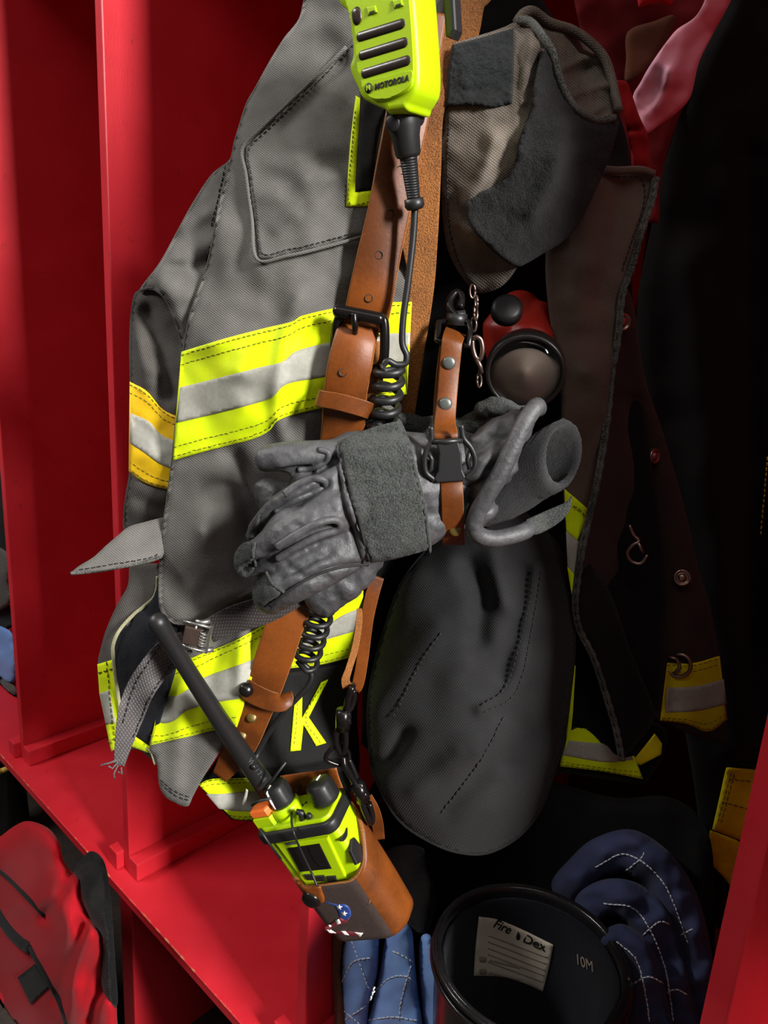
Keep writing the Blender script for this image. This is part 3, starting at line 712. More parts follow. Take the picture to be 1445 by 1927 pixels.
hem = patch('front_hem', [(330, 1130, 1), (318, 1244), (302, 1310), (281, 1402), (290, 1420), (296, 1440), (299, 1476), (308, 1496), (322, 1507), (352, 1518), (363, 1499), (382, 1464), (415, 1412), (450, 1350), (490, 1260), (540, 1150, 1), (560, 1080, 1), (440, 1060)], HF, M['grey'], coat, thick=.004, step=7)
band(('lower_band', 'silver_stripe'), [[(317, 1246), (345, 1243), (385, 1228), (440, 1206), (497, 1175), (515, 1163)], [(302, 1305), (329, 1310), (359, 1294), (389, 1273), (453, 1250), (482, 1238)],
     [(285, 1352), (307, 1361), (329, 1355), (352, 1337), (400, 1323), (456, 1314)], [(281, 1403), (329, 1392), (365, 1384), (400, 1375), (437, 1370), (446, 1368)]], HF, (M['fluor'], M['silver']), coat)
stitches('hem_stitching', [[(303, 1468), (330, 1490), (356, 1500)], [(303, 1474), (330, 1497), (356, 1507)]], HF, M['thread_black'], hem, lift=.0008)
FLF = Field([(133, 1078, .035), (305, 975, -.03), (300, 1045, -.004), (200, 1030, .012), (240, 990, -.018), (250, 1062, .012)], folds=[([(200, 1075), (260, 1050), (300, 1010)], .004, 18)], noise=.004, nscale=40)
fl = patch('pocket_flap', [(131, 1079, 1), (150, 1064), (176, 1048), (200, 1026), (221, 1008), (243, 991), (277, 981), (312, 972, 1), (310, 1035), (300, 1052), (281, 1057), (232, 1067), (176, 1076)], FLF, M['grey'], coat, thick=.004, step=6)
ptube('flap_edge', [(133, 1079, .036), (176, 1075, .027), (232, 1066, .016), (281, 1056, .006), (302, 1048, -.002)], .0014, M['braid'], fl, 6)
stitches('stitching', [[(150, 1072), (200, 1064), (281, 1050), (302, 1038)]], FLF, M['thread_black'], fl, lift=.0008)

# front panel
front = patch('front_panel', [(690, -190, 1), (640, -120), (579, -20), (562, 35), (535, 70), (508, 113), (481, 162), (463, 194), (448, 240), (440, 267), (435, 292), (424, 335), (408, 400), (388, 500), (359, 583), (346, 643), (338, 723), (330, 786), (322, 866), (314, 930), (306, 985), (300, 1040), (298, 1125), (306, 1158), (328, 1175), (358, 1176), (392, 1166), (420, 1142), (450, 1128), (500, 1110), (600, 1070, 1), (690, 900), (745, 780), (770, 640), (790, 400), (825, 150), (850, -20), (880, -190, 1)], GF, M['grey'], coat, thick=.005, step=7, edge=14, rim=.006)
PKF = Field([], base=GF, add=.0035, folds=[([(500, 300), (560, 330), (600, 400)], .002, 18)])
pk = patch('chest_pocket', [(676, 50, 1), (652, 88), (600, 140), (550, 188), (500, 236), (457, 278, 1), (463, 330), (474, 410), (485, 490, 1), (515, 487), (540, 482), (600, 468), (650, 452), (720, 440, 1), (730, 250), (710, 60, 1)], PKF, M['grey'], coat, thick=.004, step=7, edge=7, rim=.0035)
stitches('stitching', [[(664, 84), (604, 148), (554, 196), (505, 243), (467, 282), (472, 330), (483, 410), (492, 476), (540, 470), (600, 457), (660, 440)]], PKF, M['thread_black'], pk, lift=.0006, r=.0004)
ptube('seam', [(c[0], c[1], float(PKF(np.array([c]))[0]) + .0005) for c in [(652, 88), (600, 140), (550, 188), (500, 236), (457, 278), (463, 330), (474, 410), (484, 488), (540, 482), (600, 468), (680, 446)]], .0013, M['grey'], pk, 6)
ntF = Field([], base=PKF, add=.0015)
nt = patch('name_tag_trim', [(669, 180, 1), (679, 185, 1), (672, 290), (668, 361, 1), (700, 358, 1), (700, 388, 1), (651, 389, 1), (658, 280)], ntF, M['fluor'], coat, thick=.0015, step=5, edge=4)
stitches('stitching', [[(668, 210), (661, 290), (657, 380), (695, 380)]], ntF, M['thread_dark'], nt, lift=.0003, r=.0003, dash=5)
patch('name_tag_tape', [(679, 170, 1), (730, 190, 1), (712, 250), (704, 310), (700, 357, 1), (670, 361, 1), (673, 290)], Field([], base=PKF, add=.002), M['velcro_black'], nt, thick=.0015, step=6, edge=4)
band(('chest_band', 'silver_stripe'), [[(341, 662), (423, 637), (496, 618), (550, 605), (569, 594), (639, 578), (700, 570), (775, 568)], [(339, 729), (423, 708), (486, 692), (531, 681), (552, 664), (575, 655), (617, 645), (700, 630), (772, 626)],
     [(331, 796), (423, 774), (505, 751), (530, 729), (552, 719), (604, 710), (700, 690), (770, 682)], [(324, 867), (391, 848), (470, 828), (505, 812), (520, 794), (544, 783), (596, 770), (690, 750), (766, 742)]], GF, (M['fluor'], M['silver']), coat)

# webbing strap with its clip at the lower edge
strap('pull_strap', [(560, 1112, .016, 56), (500, 1146, .024, 54), (440, 1166, .028, 52), (392, 1188, .028, 46)], M['webbing_dark'], coat, thick=.002)
WS = strap('hanging_webbing', [(352, 1208, .026, 44), (322, 1226, .03, 58, .004), (288, 1262, .03, 56, .008), (262, 1302, .028, 54, -.004), (246, 1346, .024, 50, .01), (234, 1392, .02, 36, .006), (224, 1440, .018, 20)], M['webbing'], coat, thick=.002)
stitches('stitching', [[(300, 1216), (254, 1290), (228, 1370)], [(326, 1246), (284, 1310), (250, 1390)]], SF(WS), M['thread_black'], WS, lift=.001)
tubes('frayed_threads', [W(*np.array(p, float).T) for p in ([(222, 1430, .02), (205, 1436, .02), (190, 1440, .022)], [(220, 1436, .02), (212, 1446, .021), (204, 1442, .022)], [(222, 1440, .02), (214, 1456, .021), (216, 1464, .021)], [(228, 1444, .02), (230, 1456, .021), (222, 1452, .021)])], .0008, M['webbing'], WS, 5)
ck = tubes('strap_clip', [W(*np.array(p, float).T) for p in ([(396, 1168, .034), (380, 1172, .036), (368, 1170, .036)], [(402, 1222, .034), (386, 1224, .036), (372, 1222, .036)])], .0022, M['steel'], coat, 8)
Mc = face_frame(374, 1196, .034, 14)
box('clip_plate', (-.011, -.008, -.002), (.002, .007, .004), M['metal'], ck, .001, Mc)
box('clip_bar', (.007, -.012, -.001), (.0098, .012, .0035), M['steel'], ck, .0008, Mc)
tubes('clip_frame', [[Mc @ Vector(p) for p in q] for q in ([(-.013, .0095, .002), (-.004, .0105, .003), (.008, .0105, .003)], [(-.013, -.0095, .002), (-.004, -.0105, .003), (.008, -.0105, .003)], [(-.003, -.0095, .002), (-.003, .0095, .002)])], .0012, M['steel'], ck, 8)
tubes('clip_spring', [[Mc @ Vector((.004 + .0025 * math.cos(t), -.006 + t * .0004, .003 + .0025 * math.sin(t))) for t in np.arange(0, 30, .5)]], .0005, M['steel'], ck, 5)

# collar turned inside out
CF = Field([(852, 83, .0), (832, 250, .008), (832, 400, .0), (850, 490, -.008), (905, 550, -.012), (945, 52, -.004), (985, 33, -.012), (1010, 90, .02), (990, 250, .03), (960, 350, .024), (900, 300, .022), (890, 430, .016), (960, 500, .006), (1020, 430, .02), (1040, 150, .01)],
           folds=[([(880, 380), (910, 330), (930, 260)], .006, 16), ([(1000, 60), (990, 130), (985, 190)], .005, 8), ([(1015, 90), (1005, 160)], -.005, 7), ([(860, 420), (900, 440)], .004, 14)], noise=.004, nscale=40)
CSF = Field([(985, 25, -.02), (1077, 58, -.03), (1140, 130, -.03), (1160, 205, -.02), (1100, 205, -.005), (1050, 140, -.008), (1100, 130, -.035)], folds=[([(1060, 130), (1100, 110), (1135, 112)], .006, 9), ([(1075, 180), (1110, 165), (1145, 160)], .006, 9), ([(1110, 215), (1135, 200)], .005, 8)], noise=.004, nscale=22)
cstand = patch('collar_stand', [(994, 17), (1014, 26), (1039, 44), (1077, 56), (1111, 80), (1136, 108), (1148, 140), (1158, 182), (1165, 212), (1148, 235), (1111, 235), (1065, 205), (1040, 150), (1028, 100), (1000, 50), (978, 34)], CSF, M['collar'], coat, thick=.004, step=6)
ptube('collar_roll', [(972, 42, -.012), (984, 26, -.014), (1004, 22, -.018), (1035, 43, -.022), (1077, 57, -.026), (1111, 80, -.026), (1137, 109, -.026), (1149, 142, -.024), (1159, 185, -.018), (1163, 208, -.012)], .0032, M['collar'], cstand, 8)
collar = patch('collar', [(852, 82, 1), (890, 70), (945, 52), (985, 32, 1), (1012, 62), (1042, 110), (1050, 180), (1036, 320), (1010, 430), (975, 500), (945, 538), (908, 552), (890, 545), (868, 520), (848, 485), (838, 450), (832, 400), (830, 320), (832, 250), (838, 180), (845, 120)], CF, M['collar'], coat, thick=.008, step=6, edge=12, rim=.006)
CLF = Field([], base=CF, add=.006)
CLF = Field([(1025, 73, .014), (1053, 149, .012), (1094, 214, .004), (1156, 223, -.012), (1163, 245, -.016), (1132, 329, -.018), (1090, 412, -.012), (1021, 450, .012), (973, 502, .0135), (886, 429, .024), (869, 387, .022), (938, 346, .032), (976, 263, .038), (1004, 163, .034), (1050, 300, .034), (1010, 390, .028), (1100, 290, .008)], folds=[([(1060, 240), (1040, 330), (1000, 400)], .006, 20)], noise=.005, nscale=50, fine=.0016)
clin = patch('collar_lining', [(1024, 72), (1042, 104), (1053, 149), (1070, 187), (1094, 214), (1125, 227), (1156, 222), (1166, 212), (1163, 242), (1148, 294), (1134, 329), (1111, 378), (1090, 420), (1059, 455), (1021, 478), (994, 494), (973, 502), (945, 488), (914, 460), (886, 429), (869, 388, 1), (900, 363), (938, 346), (966, 311), (976, 263), (997, 208), (1004, 163), (1014, 114)], CLF, M['fleece'], coat, thick=.007, step=6, edge=8, rim=.004)
ptube('lining_edge', [(975, 38, -.004), (1000, 42, .004), (1025, 74, .015), (1042, 104, .015), (1053, 149, .0135), (1070, 187, .010), (1094, 213, .005), (1125, 227, -.004), (1156, 222, -.011)], .0026, M['braid'], clin, 8)
patch('velcro_patch', [(852, 84, 1), (900, 72), (966, 53, 1), (967, 120), (964, 194, 1), (930, 202), (890, 200), (840, 201, 1), (842, 140)], Field([], base=CF, add=.004, fine=.0018), M['velcro'], coat, thick=.004, step=4, edge=7, rim=.003)
stitches('collar_stitching', [[(846, 215), (842, 300), (843, 400), (850, 450), (866, 500), (890, 530)]], CF, M['thread_black'], collar, lift=.0008)

# left front: brown storm flap with its braided edge, dark facing behind
FCF = Field([(1185, 520, -.09), (1213, 708, -.13), (1291, 967, -.17), (1338, 1149, -.19), (1366, 1330, -.2), (1312, 1387, -.19), (1235, 1350, -.15), (1151, 1123, -.13), (1110, 950, -.11), (1150, 700, -.10), (1230, 1100, -.15)],
            folds=[([(1190, 760), (1230, 960), (1250, 1150), (1262, 1320)], -.014, 22), ([(1270, 900), (1310, 1150)], .006, 20)], noise=.006, nscale=90)
facing = patch('inner_facing', [(1170, 520, 1), (1193, 578), (1213, 708), (1250, 822), (1291, 967), (1312, 1060), (1338, 1149), (1354, 1237), (1367, 1330), (1365, 1402, 1), (1340, 1396), (1312, 1388), (1250, 1360), (1235, 1352), (1229, 1330), (1188, 1227), (1151, 1123), (1090, 1080), (1100, 960), (1130, 800), (1150, 640)], FCF, M['facing'], coat, thick=.006, step=9)
band(('far_band', 'silver_stripe'), [[(1255, 1247), (1302, 1248), (1354, 1234)], [(1255, 1294), (1312, 1291), (1362, 1278)], [(1252, 1341), (1312, 1338), (1367, 1325)], [(1242, 1356), (1291, 1362), (1333, 1377), (1368, 1354)]], FCF, (M['fluor_dull'], M['silver']), facing)
bandF = Field([(1053, 1400, -.12), (1208, 1400, -.15), (1130, 1440, -.125)])
patch('back_hem', [(1050, 1345, 1), (1180, 1345, 1), (1250, 1370), (1246, 1425), (1212, 1478, 1), (1136, 1466), (1050, 1452, 1)], Field([], base=bandF, add=-.004), M['lining'], coat, thick=.004)
band(('back_band', 'silver_stripe'), [[(1072, 1354), (1120, 1358), (1170, 1361)], [(1066, 1393), (1120, 1398), (1175, 1401)], [(1058, 1421), (1136, 1434), (1192, 1430)], [(1053, 1442), (1136, 1452), (1210, 1466)]], bandF, (M['fluor'], M['silver']), coat)
strip4('hem_corner', [(1190, 1432), (1232, 1380), (1246, 1400), (1244, 1420), (1205, 1440)], bandF, M['fluor_dull'], coat, .003)
STF = Field([(1136, 317, -.04), (1232, 332, -.055), (1190, 500, -.05), (1162, 630, -.05), (1128, 874, -.055), (1097, 1019, -.06), (1081, 1138, -.065), (1169, 1429, -.10), (1027, 500, -.045), (1055, 708, -.035), (1058, 790, -.03), (1066, 925, -.055), (1110, 500, -.03), (1120, 1200, -.085), (1100, 700, -.03)],
            folds=[([(1100, 340), (1090, 450), (1085, 600)], .005, 24), ([(1170, 340), (1160, 420), (1130, 560)], -.004, 18)], noise=.005, nscale=70)
flap = patch('storm_flap', [(1090, 316, 1), (1136, 317), (1163, 320), (1205, 318), (1228, 324), (1234, 340), (1225, 380), (1205, 440), (1188, 500), (1169, 557), (1162, 630), (1149, 708), (1141, 790), (1128, 874), (1115, 941), (1097, 1019), (1086, 1086), (1081, 1140), (1075, 1100, 1), (1066, 1010), (1060, 925), (1056, 790), (1053, 708), (1037, 619), (1026, 500), (1040, 400)], STF, M['brown'], coat, thick=.005, step=7)
lowF = Field([(1081, 1138, -.066), (1115, 1237, -.085), (1169, 1429, -.11), (1230, 1340, -.125), (1150, 1120, -.11)], noise=.004, nscale=60)
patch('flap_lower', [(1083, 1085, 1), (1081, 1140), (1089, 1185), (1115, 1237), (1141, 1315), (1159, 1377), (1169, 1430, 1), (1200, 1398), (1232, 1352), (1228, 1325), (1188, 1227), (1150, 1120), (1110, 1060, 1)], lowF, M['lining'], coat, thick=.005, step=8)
edge = [(1234, 334, -.052), (1225, 380, -.05), (1205, 440, -.049), (1189, 500, -.047), (1170, 557, -.046), (1163, 630, -.046), (1150, 708, -.047), (1142, 790, -.048), (1129, 874, -.051), (1116, 941, -.053), (1098, 1019, -.056), (1087, 1086, -.06), (1082, 1140, -.062), (1090, 1185, -.07), (1116, 1237, -.08), (1142, 1315, -.093), (1160, 1377, -.1), (1170, 1430, -.106)]
ec = cat_open(edge, 14)
wob = np.sin(np.arange(len(ec)) * 1.3)
tubes('flap_braid', [W(ec[:, 0] + 2.5, ec[:, 1], ec[:, 2] + .001), W(ec[:, 0] - 4 + wob * .9, ec[:, 1], ec[:, 2] + .001)], [.0021 + .0004 * wob, .0014 + .0004 * wob], M['braid'], flap, 8)
ptube('flap_top_edge', [(1138, 319, -.037), (1163, 321, -.04), (1205, 320, -.047), (1230, 327, -.051)], .0028, M['brown'], flap, 8)
stitches('stitching', [[(1150, 333), (1205, 336), (1212, 380), (1190, 450), (1170, 510)]], STF, M['thread_black'], flap, lift=.001)
ch = strip4('flap_band', [(1062, 920), (1080, 935), (1106, 958), (1098, 990), (1086, 1018), (1066, 1000)], STF, M['fluor'], flap, .002)
strip4('silver_stripe', [(1065, 1000), (1086, 1017), (1092, 1020), (1084, 1090), (1068, 1068)], STF, M['silver'], flap, .002)
strip4('flap_band', [(1067, 1066), (1085, 1084), (1082, 1128), (1076, 1122)], STF, M['fluor'], flap, .0022)
stitches('stitching', [[(1070, 945), (1102, 975), (1088, 1030), (1082, 1110)]], STF, M['thread_dark'], ch, lift=.0035)
strip4('piping_tip', [(1078, 1255), (1083, 1252), (1078, 1340), (1074, 1380), (1064, 1410), (1070, 1330)], Field([(1075, 1260, -.08), (1070, 1400, -.09), (1090, 1330, -.085)]), M['fluor'], coat, .002)
for (x, y, r, tl) in ((1283, 1087, .0085, 0.15), (1229, 858, .0075, 1.0), (1170, 606, .0075, .5)):
    p = WV(x, y, float(FCF(np.array([(x, y)]))[0]) + .004); z = (Vector(C) - p).normalized() + Vector(RT) * tl
    sn = lathe('snap', [(r, -.002), (r, .002), (r * .9, .003), (r * .72, .003), (r * .66, .0015), (r * .5, .0015), (r * .42, .0035), (r * .2, .004), (.0, .004)], axis_frame(p, z), M['metal'], coat, 24)
p = WV(1278, 1252, -.172)
mj = Matrix.Translation(p)
tubes('d_ring', [[WV(1278 + 22 * math.cos(t) , 1252 + 21 * math.sin(t), -.172 + .006 * math.cos(t)) for t in np.linspace(-1.9, 2.6, 24)], [WV(1258, 1236, -.172), WV(1274, 1240, -.172), WV(1280, 1256, -.17), WV(1268, 1268, -.17)]], .0019, M['metal'], coat, 8)
hk = tubes('coat_hook', [[WV(*q) for q in cat_open([(1184, 988, -.11), (1192, 1006, -.108), (1202, 1018, -.106), (1190, 1026, -.106), (1180, 1040, -.108), (1188, 1056, -.108), (1206, 1060, -.106), (1218, 1044, -.106)], 5)], [WV(*q) for q in [(1200, 1020, -.106), (1206, 1032, -.105), (1210, 1040, -.106)]]], .0016, M['metal'], coat, 8)

# the other sleeve, dark, hanging inside the opening
BF = Field([(830, 1030, -.03), (720, 1180, -.035), (690, 1330, -.03), (700, 1450, -.03), (800, 1580, -.03), (920, 1605, -.03), (1020, 1520, -.05), (1080, 1250, -.06), (1060, 1060, -.06), (950, 960, -.05), (880, 1250, .012), (900, 1420, .018), (960, 1150, -.004), (800, 1400, .0)],
           folds=[([(1012, 1070), (1000, 1150), (965, 1290), (905, 1336)], .007, 12), ([(985, 1070), (975, 1150), (940, 1270)], -.006, 12), ([(880, 1060), (905, 1120), (900, 1200)], -.012, 22), ([(930, 1040), (950, 1130)], .01, 20), ([(700, 1330), (760, 1270), (820, 1180)], .008, 30), ([(760, 1380), (730, 1430), (700, 1440)], -.01, 18), ([(840, 1520), (920, 1440), (980, 1370)], -.008, 24), ([(780, 1490), (860, 1420)], .006, 20), ([(960, 1430), (1020, 1360), (1060, 1260)], -.008, 22)], noise=.008, nscale=90)
bag = patch('dark_sleeve', [(840, 1000), (760, 1085), (722, 1180), (700, 1260), (690, 1330), (692, 1400), (702, 1462), (745, 1540), (800, 1582), (860, 1606), (920, 1607), (980, 1574), (1020, 1522), (1046, 1450), (1064, 1390), (1076, 1300), (1083, 1230), (1081, 1150), (1066, 1060), (1030, 1000), (950, 950)], BF, M['twill'], coat, thick=.02, step=7, edge=70, rim=.03)
stitches('stitching', [[(1018, 1075), (1005, 1160), (972, 1300), (908, 1342)], [(1004, 1075), (992, 1150), (955, 1285), (905, 1328)], [(740, 1350), (790, 1250), (830, 1190)], [(830, 1530), (905, 1430), (950, 1345)]], BF, M['thread_black'], bag, lift=.0015)

# ================================================================ leather radio strap
rs = thing('radio_strap', 'wide brown leather radio strap with black buckle and punched holes, over the coat front', 'leather strap')
rs.location = WV(690, 600, .02)
LE = [M['leather'], M['leather_edge']]
strap('suede_strap', [(950, -190, -.03, 76), (905, -40, -.012, 72), (880, 0, -.01, 68), (866, 60, -.008, 70), (838, 120, -.002, 68), (804, 200, .009, 66), (789, 320, .014, 82), (788, 430, .012, 74), (793, 540, .006, 48), (777, 670, .0, 40), (762, 790, -.006, 33), (750, 870, -.012, 30)], M['suede'], rs, .004)
up = strap('upper_strap', [(800, 20, .012, 84), (780, 140, .014, 84), (764, 230, .018, 82, .002), (748, 310, .02, 80, .003), (731, 400, .021, 80, .003), (713, 480, .021, 82, .002), (697, 560, .02, 86), (684, 620, .014, 84)], M['leather'], rs, .004, mats=LE, crown=.002)
lp = strap('buckled_strap', [(678, 606, .022, 78), (668, 640, .03, 80), (658, 690, .033, 84), (650, 740, .03, 82), (646, 800, .022, 82), (640, 860, .016, 80)], M['leather'], rs, .0045, mats=LE, crown=.004)
strap('buckled_strap', [(700, 640, .012, 60), (690, 700, .014, 66), (680, 760, .012, 66)], M['leather_edge'], rs, .006)
kp = strap('keeper_loop', [(594, 748, .028, 30), (602, 750, .036, 31), (640, 757, .0395, 32), (680, 768, .038, 32), (697, 774, .034, 31), (700, 776, .024, 30)], M['leather'], rs, .003, mats=LE)
def holes(pts, surf, mat, parent, r=.0024, name='hole'):
    f = SF(surf)
    for x, y in pts:
        o = float(f(np.array([(x, y)]))[0]); p = WV(x, y, o + .0001)
        lathe(name, [(r * 1.25, -.001), (r * 1.2, .0002), (r, .0004), (r * .92, -.0006), (0, -.0006)], axis_frame(p, Vector(C) - p), mat, parent, 14)
holes([(754, 320), (734, 401), (713, 480), (694, 561)], up, M['ink'], rs)
holes([(645, 701)], lp, M['ink'], rs)
bk = tubes('buckle', [[WV(*q) for q in cat_open([(640, 592, .028), (632, 620, .024), (630, 650, .016)], 5)], [WV(*q) for q in cat_open([(712, 596, .03), (722, 604, .03), (724, 640, .03), (722, 676, .028), (714, 690, .02), (700, 694, .012)], 5)]], .0034, M['gunmetal'], rs, 12)
P_, r_ = round_ends([WV(638, 586, .0305), WV(712, 600, .0325)], [.0046, .0046]); tubes('roller', [P_], [r_], M['gunmetal'], bk, 14)
tubes('prong', [[WV(*q) for q in cat_open([(666, 590, .036), (667, 604, .037), (668, 616, .036), (668, 626, .031)], 5)]], .0022, M['gunmetal'], bk, 10)
lo = strap('lower_strap', [(585, 1080, .004, 74), (562, 1120, .008, 74), (540, 1166, .012, 72), (520, 1225, .014, 72), (500, 1285, .013, 68), (478, 1340, .010, 66), (452, 1400, .006, 62), (428, 1440, .0, 44), (412, 1462, -.006, 30)], M['leather'], rs, .004, mats=LE, crown=.001)
strap('keeper_loop', [(462, 1264, .004, 34), (452, 1282, .014, 38), (464, 1298, .021, 38), (494, 1314, .024, 38), (522, 1322, .022, 36), (536, 1318, .014, 34), (534, 1304, .006, 30)], M['leather'], rs, .003, mats=LE)
def rivet(px, py, surf, r, mat, parent, name='snap', dome=.35):
    o = float(SF(surf)(np.array([(px, py)]))[0]); p = WV(px, py, o)
    return lathe(name, [(r, -.0008), (r, .0006), (r * .92, .0006 + r * dome * .5), (r * .7, .0006 + r * dome * .8), (r * .35, .0006 + r * dome), (0, .0006 + r * dome)], axis_frame(p, Vector(C) - p), mat, parent, 24)
p = WV(463, 1298, .0225); lathe('snap', [(.006, -.001), (.006, .001), (.005, .003), (.003, .0042), (0, .0045)], axis_frame(p, Vector(C) - p), M['gunmetal'], rs, 24)
M['snap_grey'] = plain('grey_snap_metal', srgb(108, 112, 108), 0.35, 0.6)
M['snap_olive'] = plain('olive_snap_metal', srgb(96, 76, 34), 0.4, 0.5)
rivet(474, 1350, lo, .0044, M['snap_olive'], rs); rivet(455, 1384, lo, .0044, M['snap_olive'], rs)

# ================================================================ remote speaker microphone
mic = thing('speaker_microphone', 'lime yellow speaker microphone with three dark grille bars, clipped at the top of the strap', 'radio microphone')
mic.location = WV(720, 110, .04)
MO = WV(715, 100, .058)
MF = frame3(MO, WV(775, 87, .0715), WV(703, 42, .0565))
mp_ = lambda pts: [onplane(MF, x, y) for x, y in pts]
face = [(628, -60, 1), (634, 0), (651, 22), (657, 55), (661, 100), (655, 125), (661, 146), (671, 167), (679, 184), (700, 196), (724, 207, 1), (727, 213, 1), (765, 208, 1), (768, 196, 1), (776, 184), (784, 166), (786, 130), (782, 60), (772, -60, 1)]
fo = outline(face, 5.0)
fl_ = [onplane(MF, x, y) for x, y in fo]
body = loft_prism('mic_body', fl_, [(.0042, .0), (.0022, -.0003), (.0008, -.0014), (.0, -.0034), (.0, -.024), (.001, -.027), (.003, -.029)], M['lime'], MF, mic)
pl = prism('speaker_plate', [onplane(MF, x, y) for x, y in outline([(645, -60, 1), (655, 14), (668, 60), (672, 100), (678, 150), (692, 178), (712, 190), (745, 184), (772, 168), (779, 140), (776, 60), (766, -60, 1)], 6)], -.001, .0012, M['lime'], MF, mic, .0008, 2)
for (a, b) in (((680, 70), (757, 46)), ((684, 105), (762, 81)), ((689, 139), (767, 115))):
    A, B = Vector(onplane(MF, *a) + (.0008,)), Vector(onplane(MF, *b) + (.0008,)); rr = (Vector(onplane(MF, a[0], a[1] - 10.5)) - Vector(onplane(MF, *a))).length
    P_, r_ = round_ends([MF @ A, MF @ (A * .5 + B * .5), MF @ B], [rr] * 3); tubes('grille_bar', [P_], [r_], M['grille'], mic, 14, True, (MF.col[2].xyz[:], .45))
P_, r_ = round_ends([MF @ Vector(onplane(MF, 673, 26) + (.0008,)), MF @ Vector(onplane(MF, 674, 36) + (.0008,))], [.0036, .0036]); tubes('side_button', [P_], [r_], M['grille'], mic, 14, True, (MF.col[2].xyz[:], .5))
lp_ = prism('logo_plate', [onplane(MF, x, y) for x, y in outline([(682, 159), (700, 152), (740, 143), (776, 133), (778, 150), (768, 168), (745, 182), (712, 188), (694, 180)], 5)], .001, .0017, M['lime'], MF, mic, .0004, 1)
c_ = onplane(MF, 697, 167)
mb = lathe('emblem', [(.0028, 0), (.0028, .0006), (0, .0007)], MF @ Matrix.Translation((c_[0], c_[1], .0016)), M['ink'], mic, 24)
text('emblem_letter', 'M', MF @ Matrix.Translation((c_[0], c_[1], .0024)) @ Matrix.Rotation(math.radians(3), 4, 'Z'), .0042, M['lime'], mb, .00005)
c_ = onplane(MF, 739, 157); t0, t1 = Vector(onplane(MF, 709, 166)), Vector(onplane(MF, 770, 149)); ang = math.atan2(t1.y - t0.y, t1.x - t0.x)
tx = text('lettering', 'MOTOROLA', MF @ Matrix.Translation((c_[0], c_[1], .0019)) @ Matrix.Rotation(ang, 4, 'Z'), .0044, M['ink'], mic, .00011, .0002, 'CENTER', .25)
for (cx_, cy_) in ((702, 21), (751, 8)):
    q = prism('screw_recess', [onplane(MF, cx_ + dx, cy_ + dy) for dx, dy in ((-11, -6), (7, -11), (11, 4), (-7, 10))], .0006, .0018, M['lime'], MF, mic, .0008, 2)
    prism('slot', [onplane(MF, cx_ + dx, cy_ + dy) for dx, dy in ((-3, 3), (6, 0), (6, 4), (-3, 7))], .0016, .0022, M['ink'], MF, q, 0)
prism('belt_clip', [onplane(MF, x, y) for x, y in ((778, -60), (800, -60), (806, 30), (798, 48), (786, 44))], -.040, -.0295, M['plastic'], MF, mic, .002, 2)
ax0, ax1 = WV(757, 207, .046), WV(781, 394, .035)
AX = (ax1 - ax0).normalized(); L = (ax1 - ax0).length
SFm = axis_frame(ax0, AX)
cu_ = lathe('cable_collar', [(.0095, -.002), (.0105, .003), (.0105, .009), (.0088, .015), (.0082, .0245), (.0072, .0265), (.0045, .0275)], SFm, M['rubber'], mic, 24)
for k, (dx, dy) in enumerate(((740, 232), (786, 222))):
    p = WV(dx, dy, .052 if k == 0 else .046); lathe('collar_screw', [(.0048, -.003), (.0048, .0012), (.004, .002), (0, .002)], axis_frame(p, (Vector(C) - p).normalized() + Vector(RT) * (-.3 if k == 0 else .9)), M['rubber'], cu_, 20)
prof = [(.0045, .026)]
n_r = 15
for k in range(n_r):
    z = .027 + k * (L - .034) / n_r; r = .0056 - .0014 * k / n_r
    prof += [(r, z), (r, z + .0014), (r * .82, z + .0017), (r * .82, z + .0026)]
prof += [(.004, L - .007), (.0062, L - .0065), (.0064, L - .002), (.005, L), (.0022, L + .0005)]
lathe('strain_relief', prof, SFm, M['rubber'], mic, 22)
cab = cat_open([(781, 392, .035), (777, 450, .034), (768, 530, .034), (759, 596, .034), (757, 645, .034), (765, 668, .034), (762, 684, .034), (745, 686, .035), (730, 679, .036), (722, 686, .036)], 8)
tubes('cable', [W(cab[:, 0], cab[:, 1], cab[:, 2])], .0023, M['rubber'], mic, 12)
def coil(p0, p1, turns, rad, r):
    p0, p1 = np.array(p0, float), np.array(p1, float); pts = []
    for t in np.linspace(0, 1, int(turns * 20)):
        c = p0 * (1 - t) + p1 * t; a = t * turns * 2 * math.pi
        w_ = W(c[0], c[1], c[2]); d = _n(W(*p1) - W(*p0)); e1 = _n(np.cross(d, FH)); e2 = np.cross(d, e1)
        pts.append(w_ + rad * (math.cos(a) * e1 + math.sin(a) * e2))
    return pts
cl_ = coil((733, 690, .03), (712, 880, .012), 7.5, .0092, .0023)
cl_ = [Vector(W(*cab[-1])), Vector(W(722, 700, .038))] + cl_
tubes('coiled_cable', [cl_], .0030, M['rubber'], mic, 10)
c2 = coil((612, 1120, .01), (574, 1250, .0), 6.2, .0095, .0024)
c3 = cat_open([(560, 1244, .004), (580, 1258, .004), (586, 1276, .005), (572, 1300, .006), (530, 1345, .006), (502, 1385, .004), (484, 1420, .006), (476, 1446, .02)], 8)
tubes('coiled_cable', [c2 + list(W(c3[:, 0], c3[:, 1], c3[:, 2]))], .0024, M['rubber'], mic, 10)

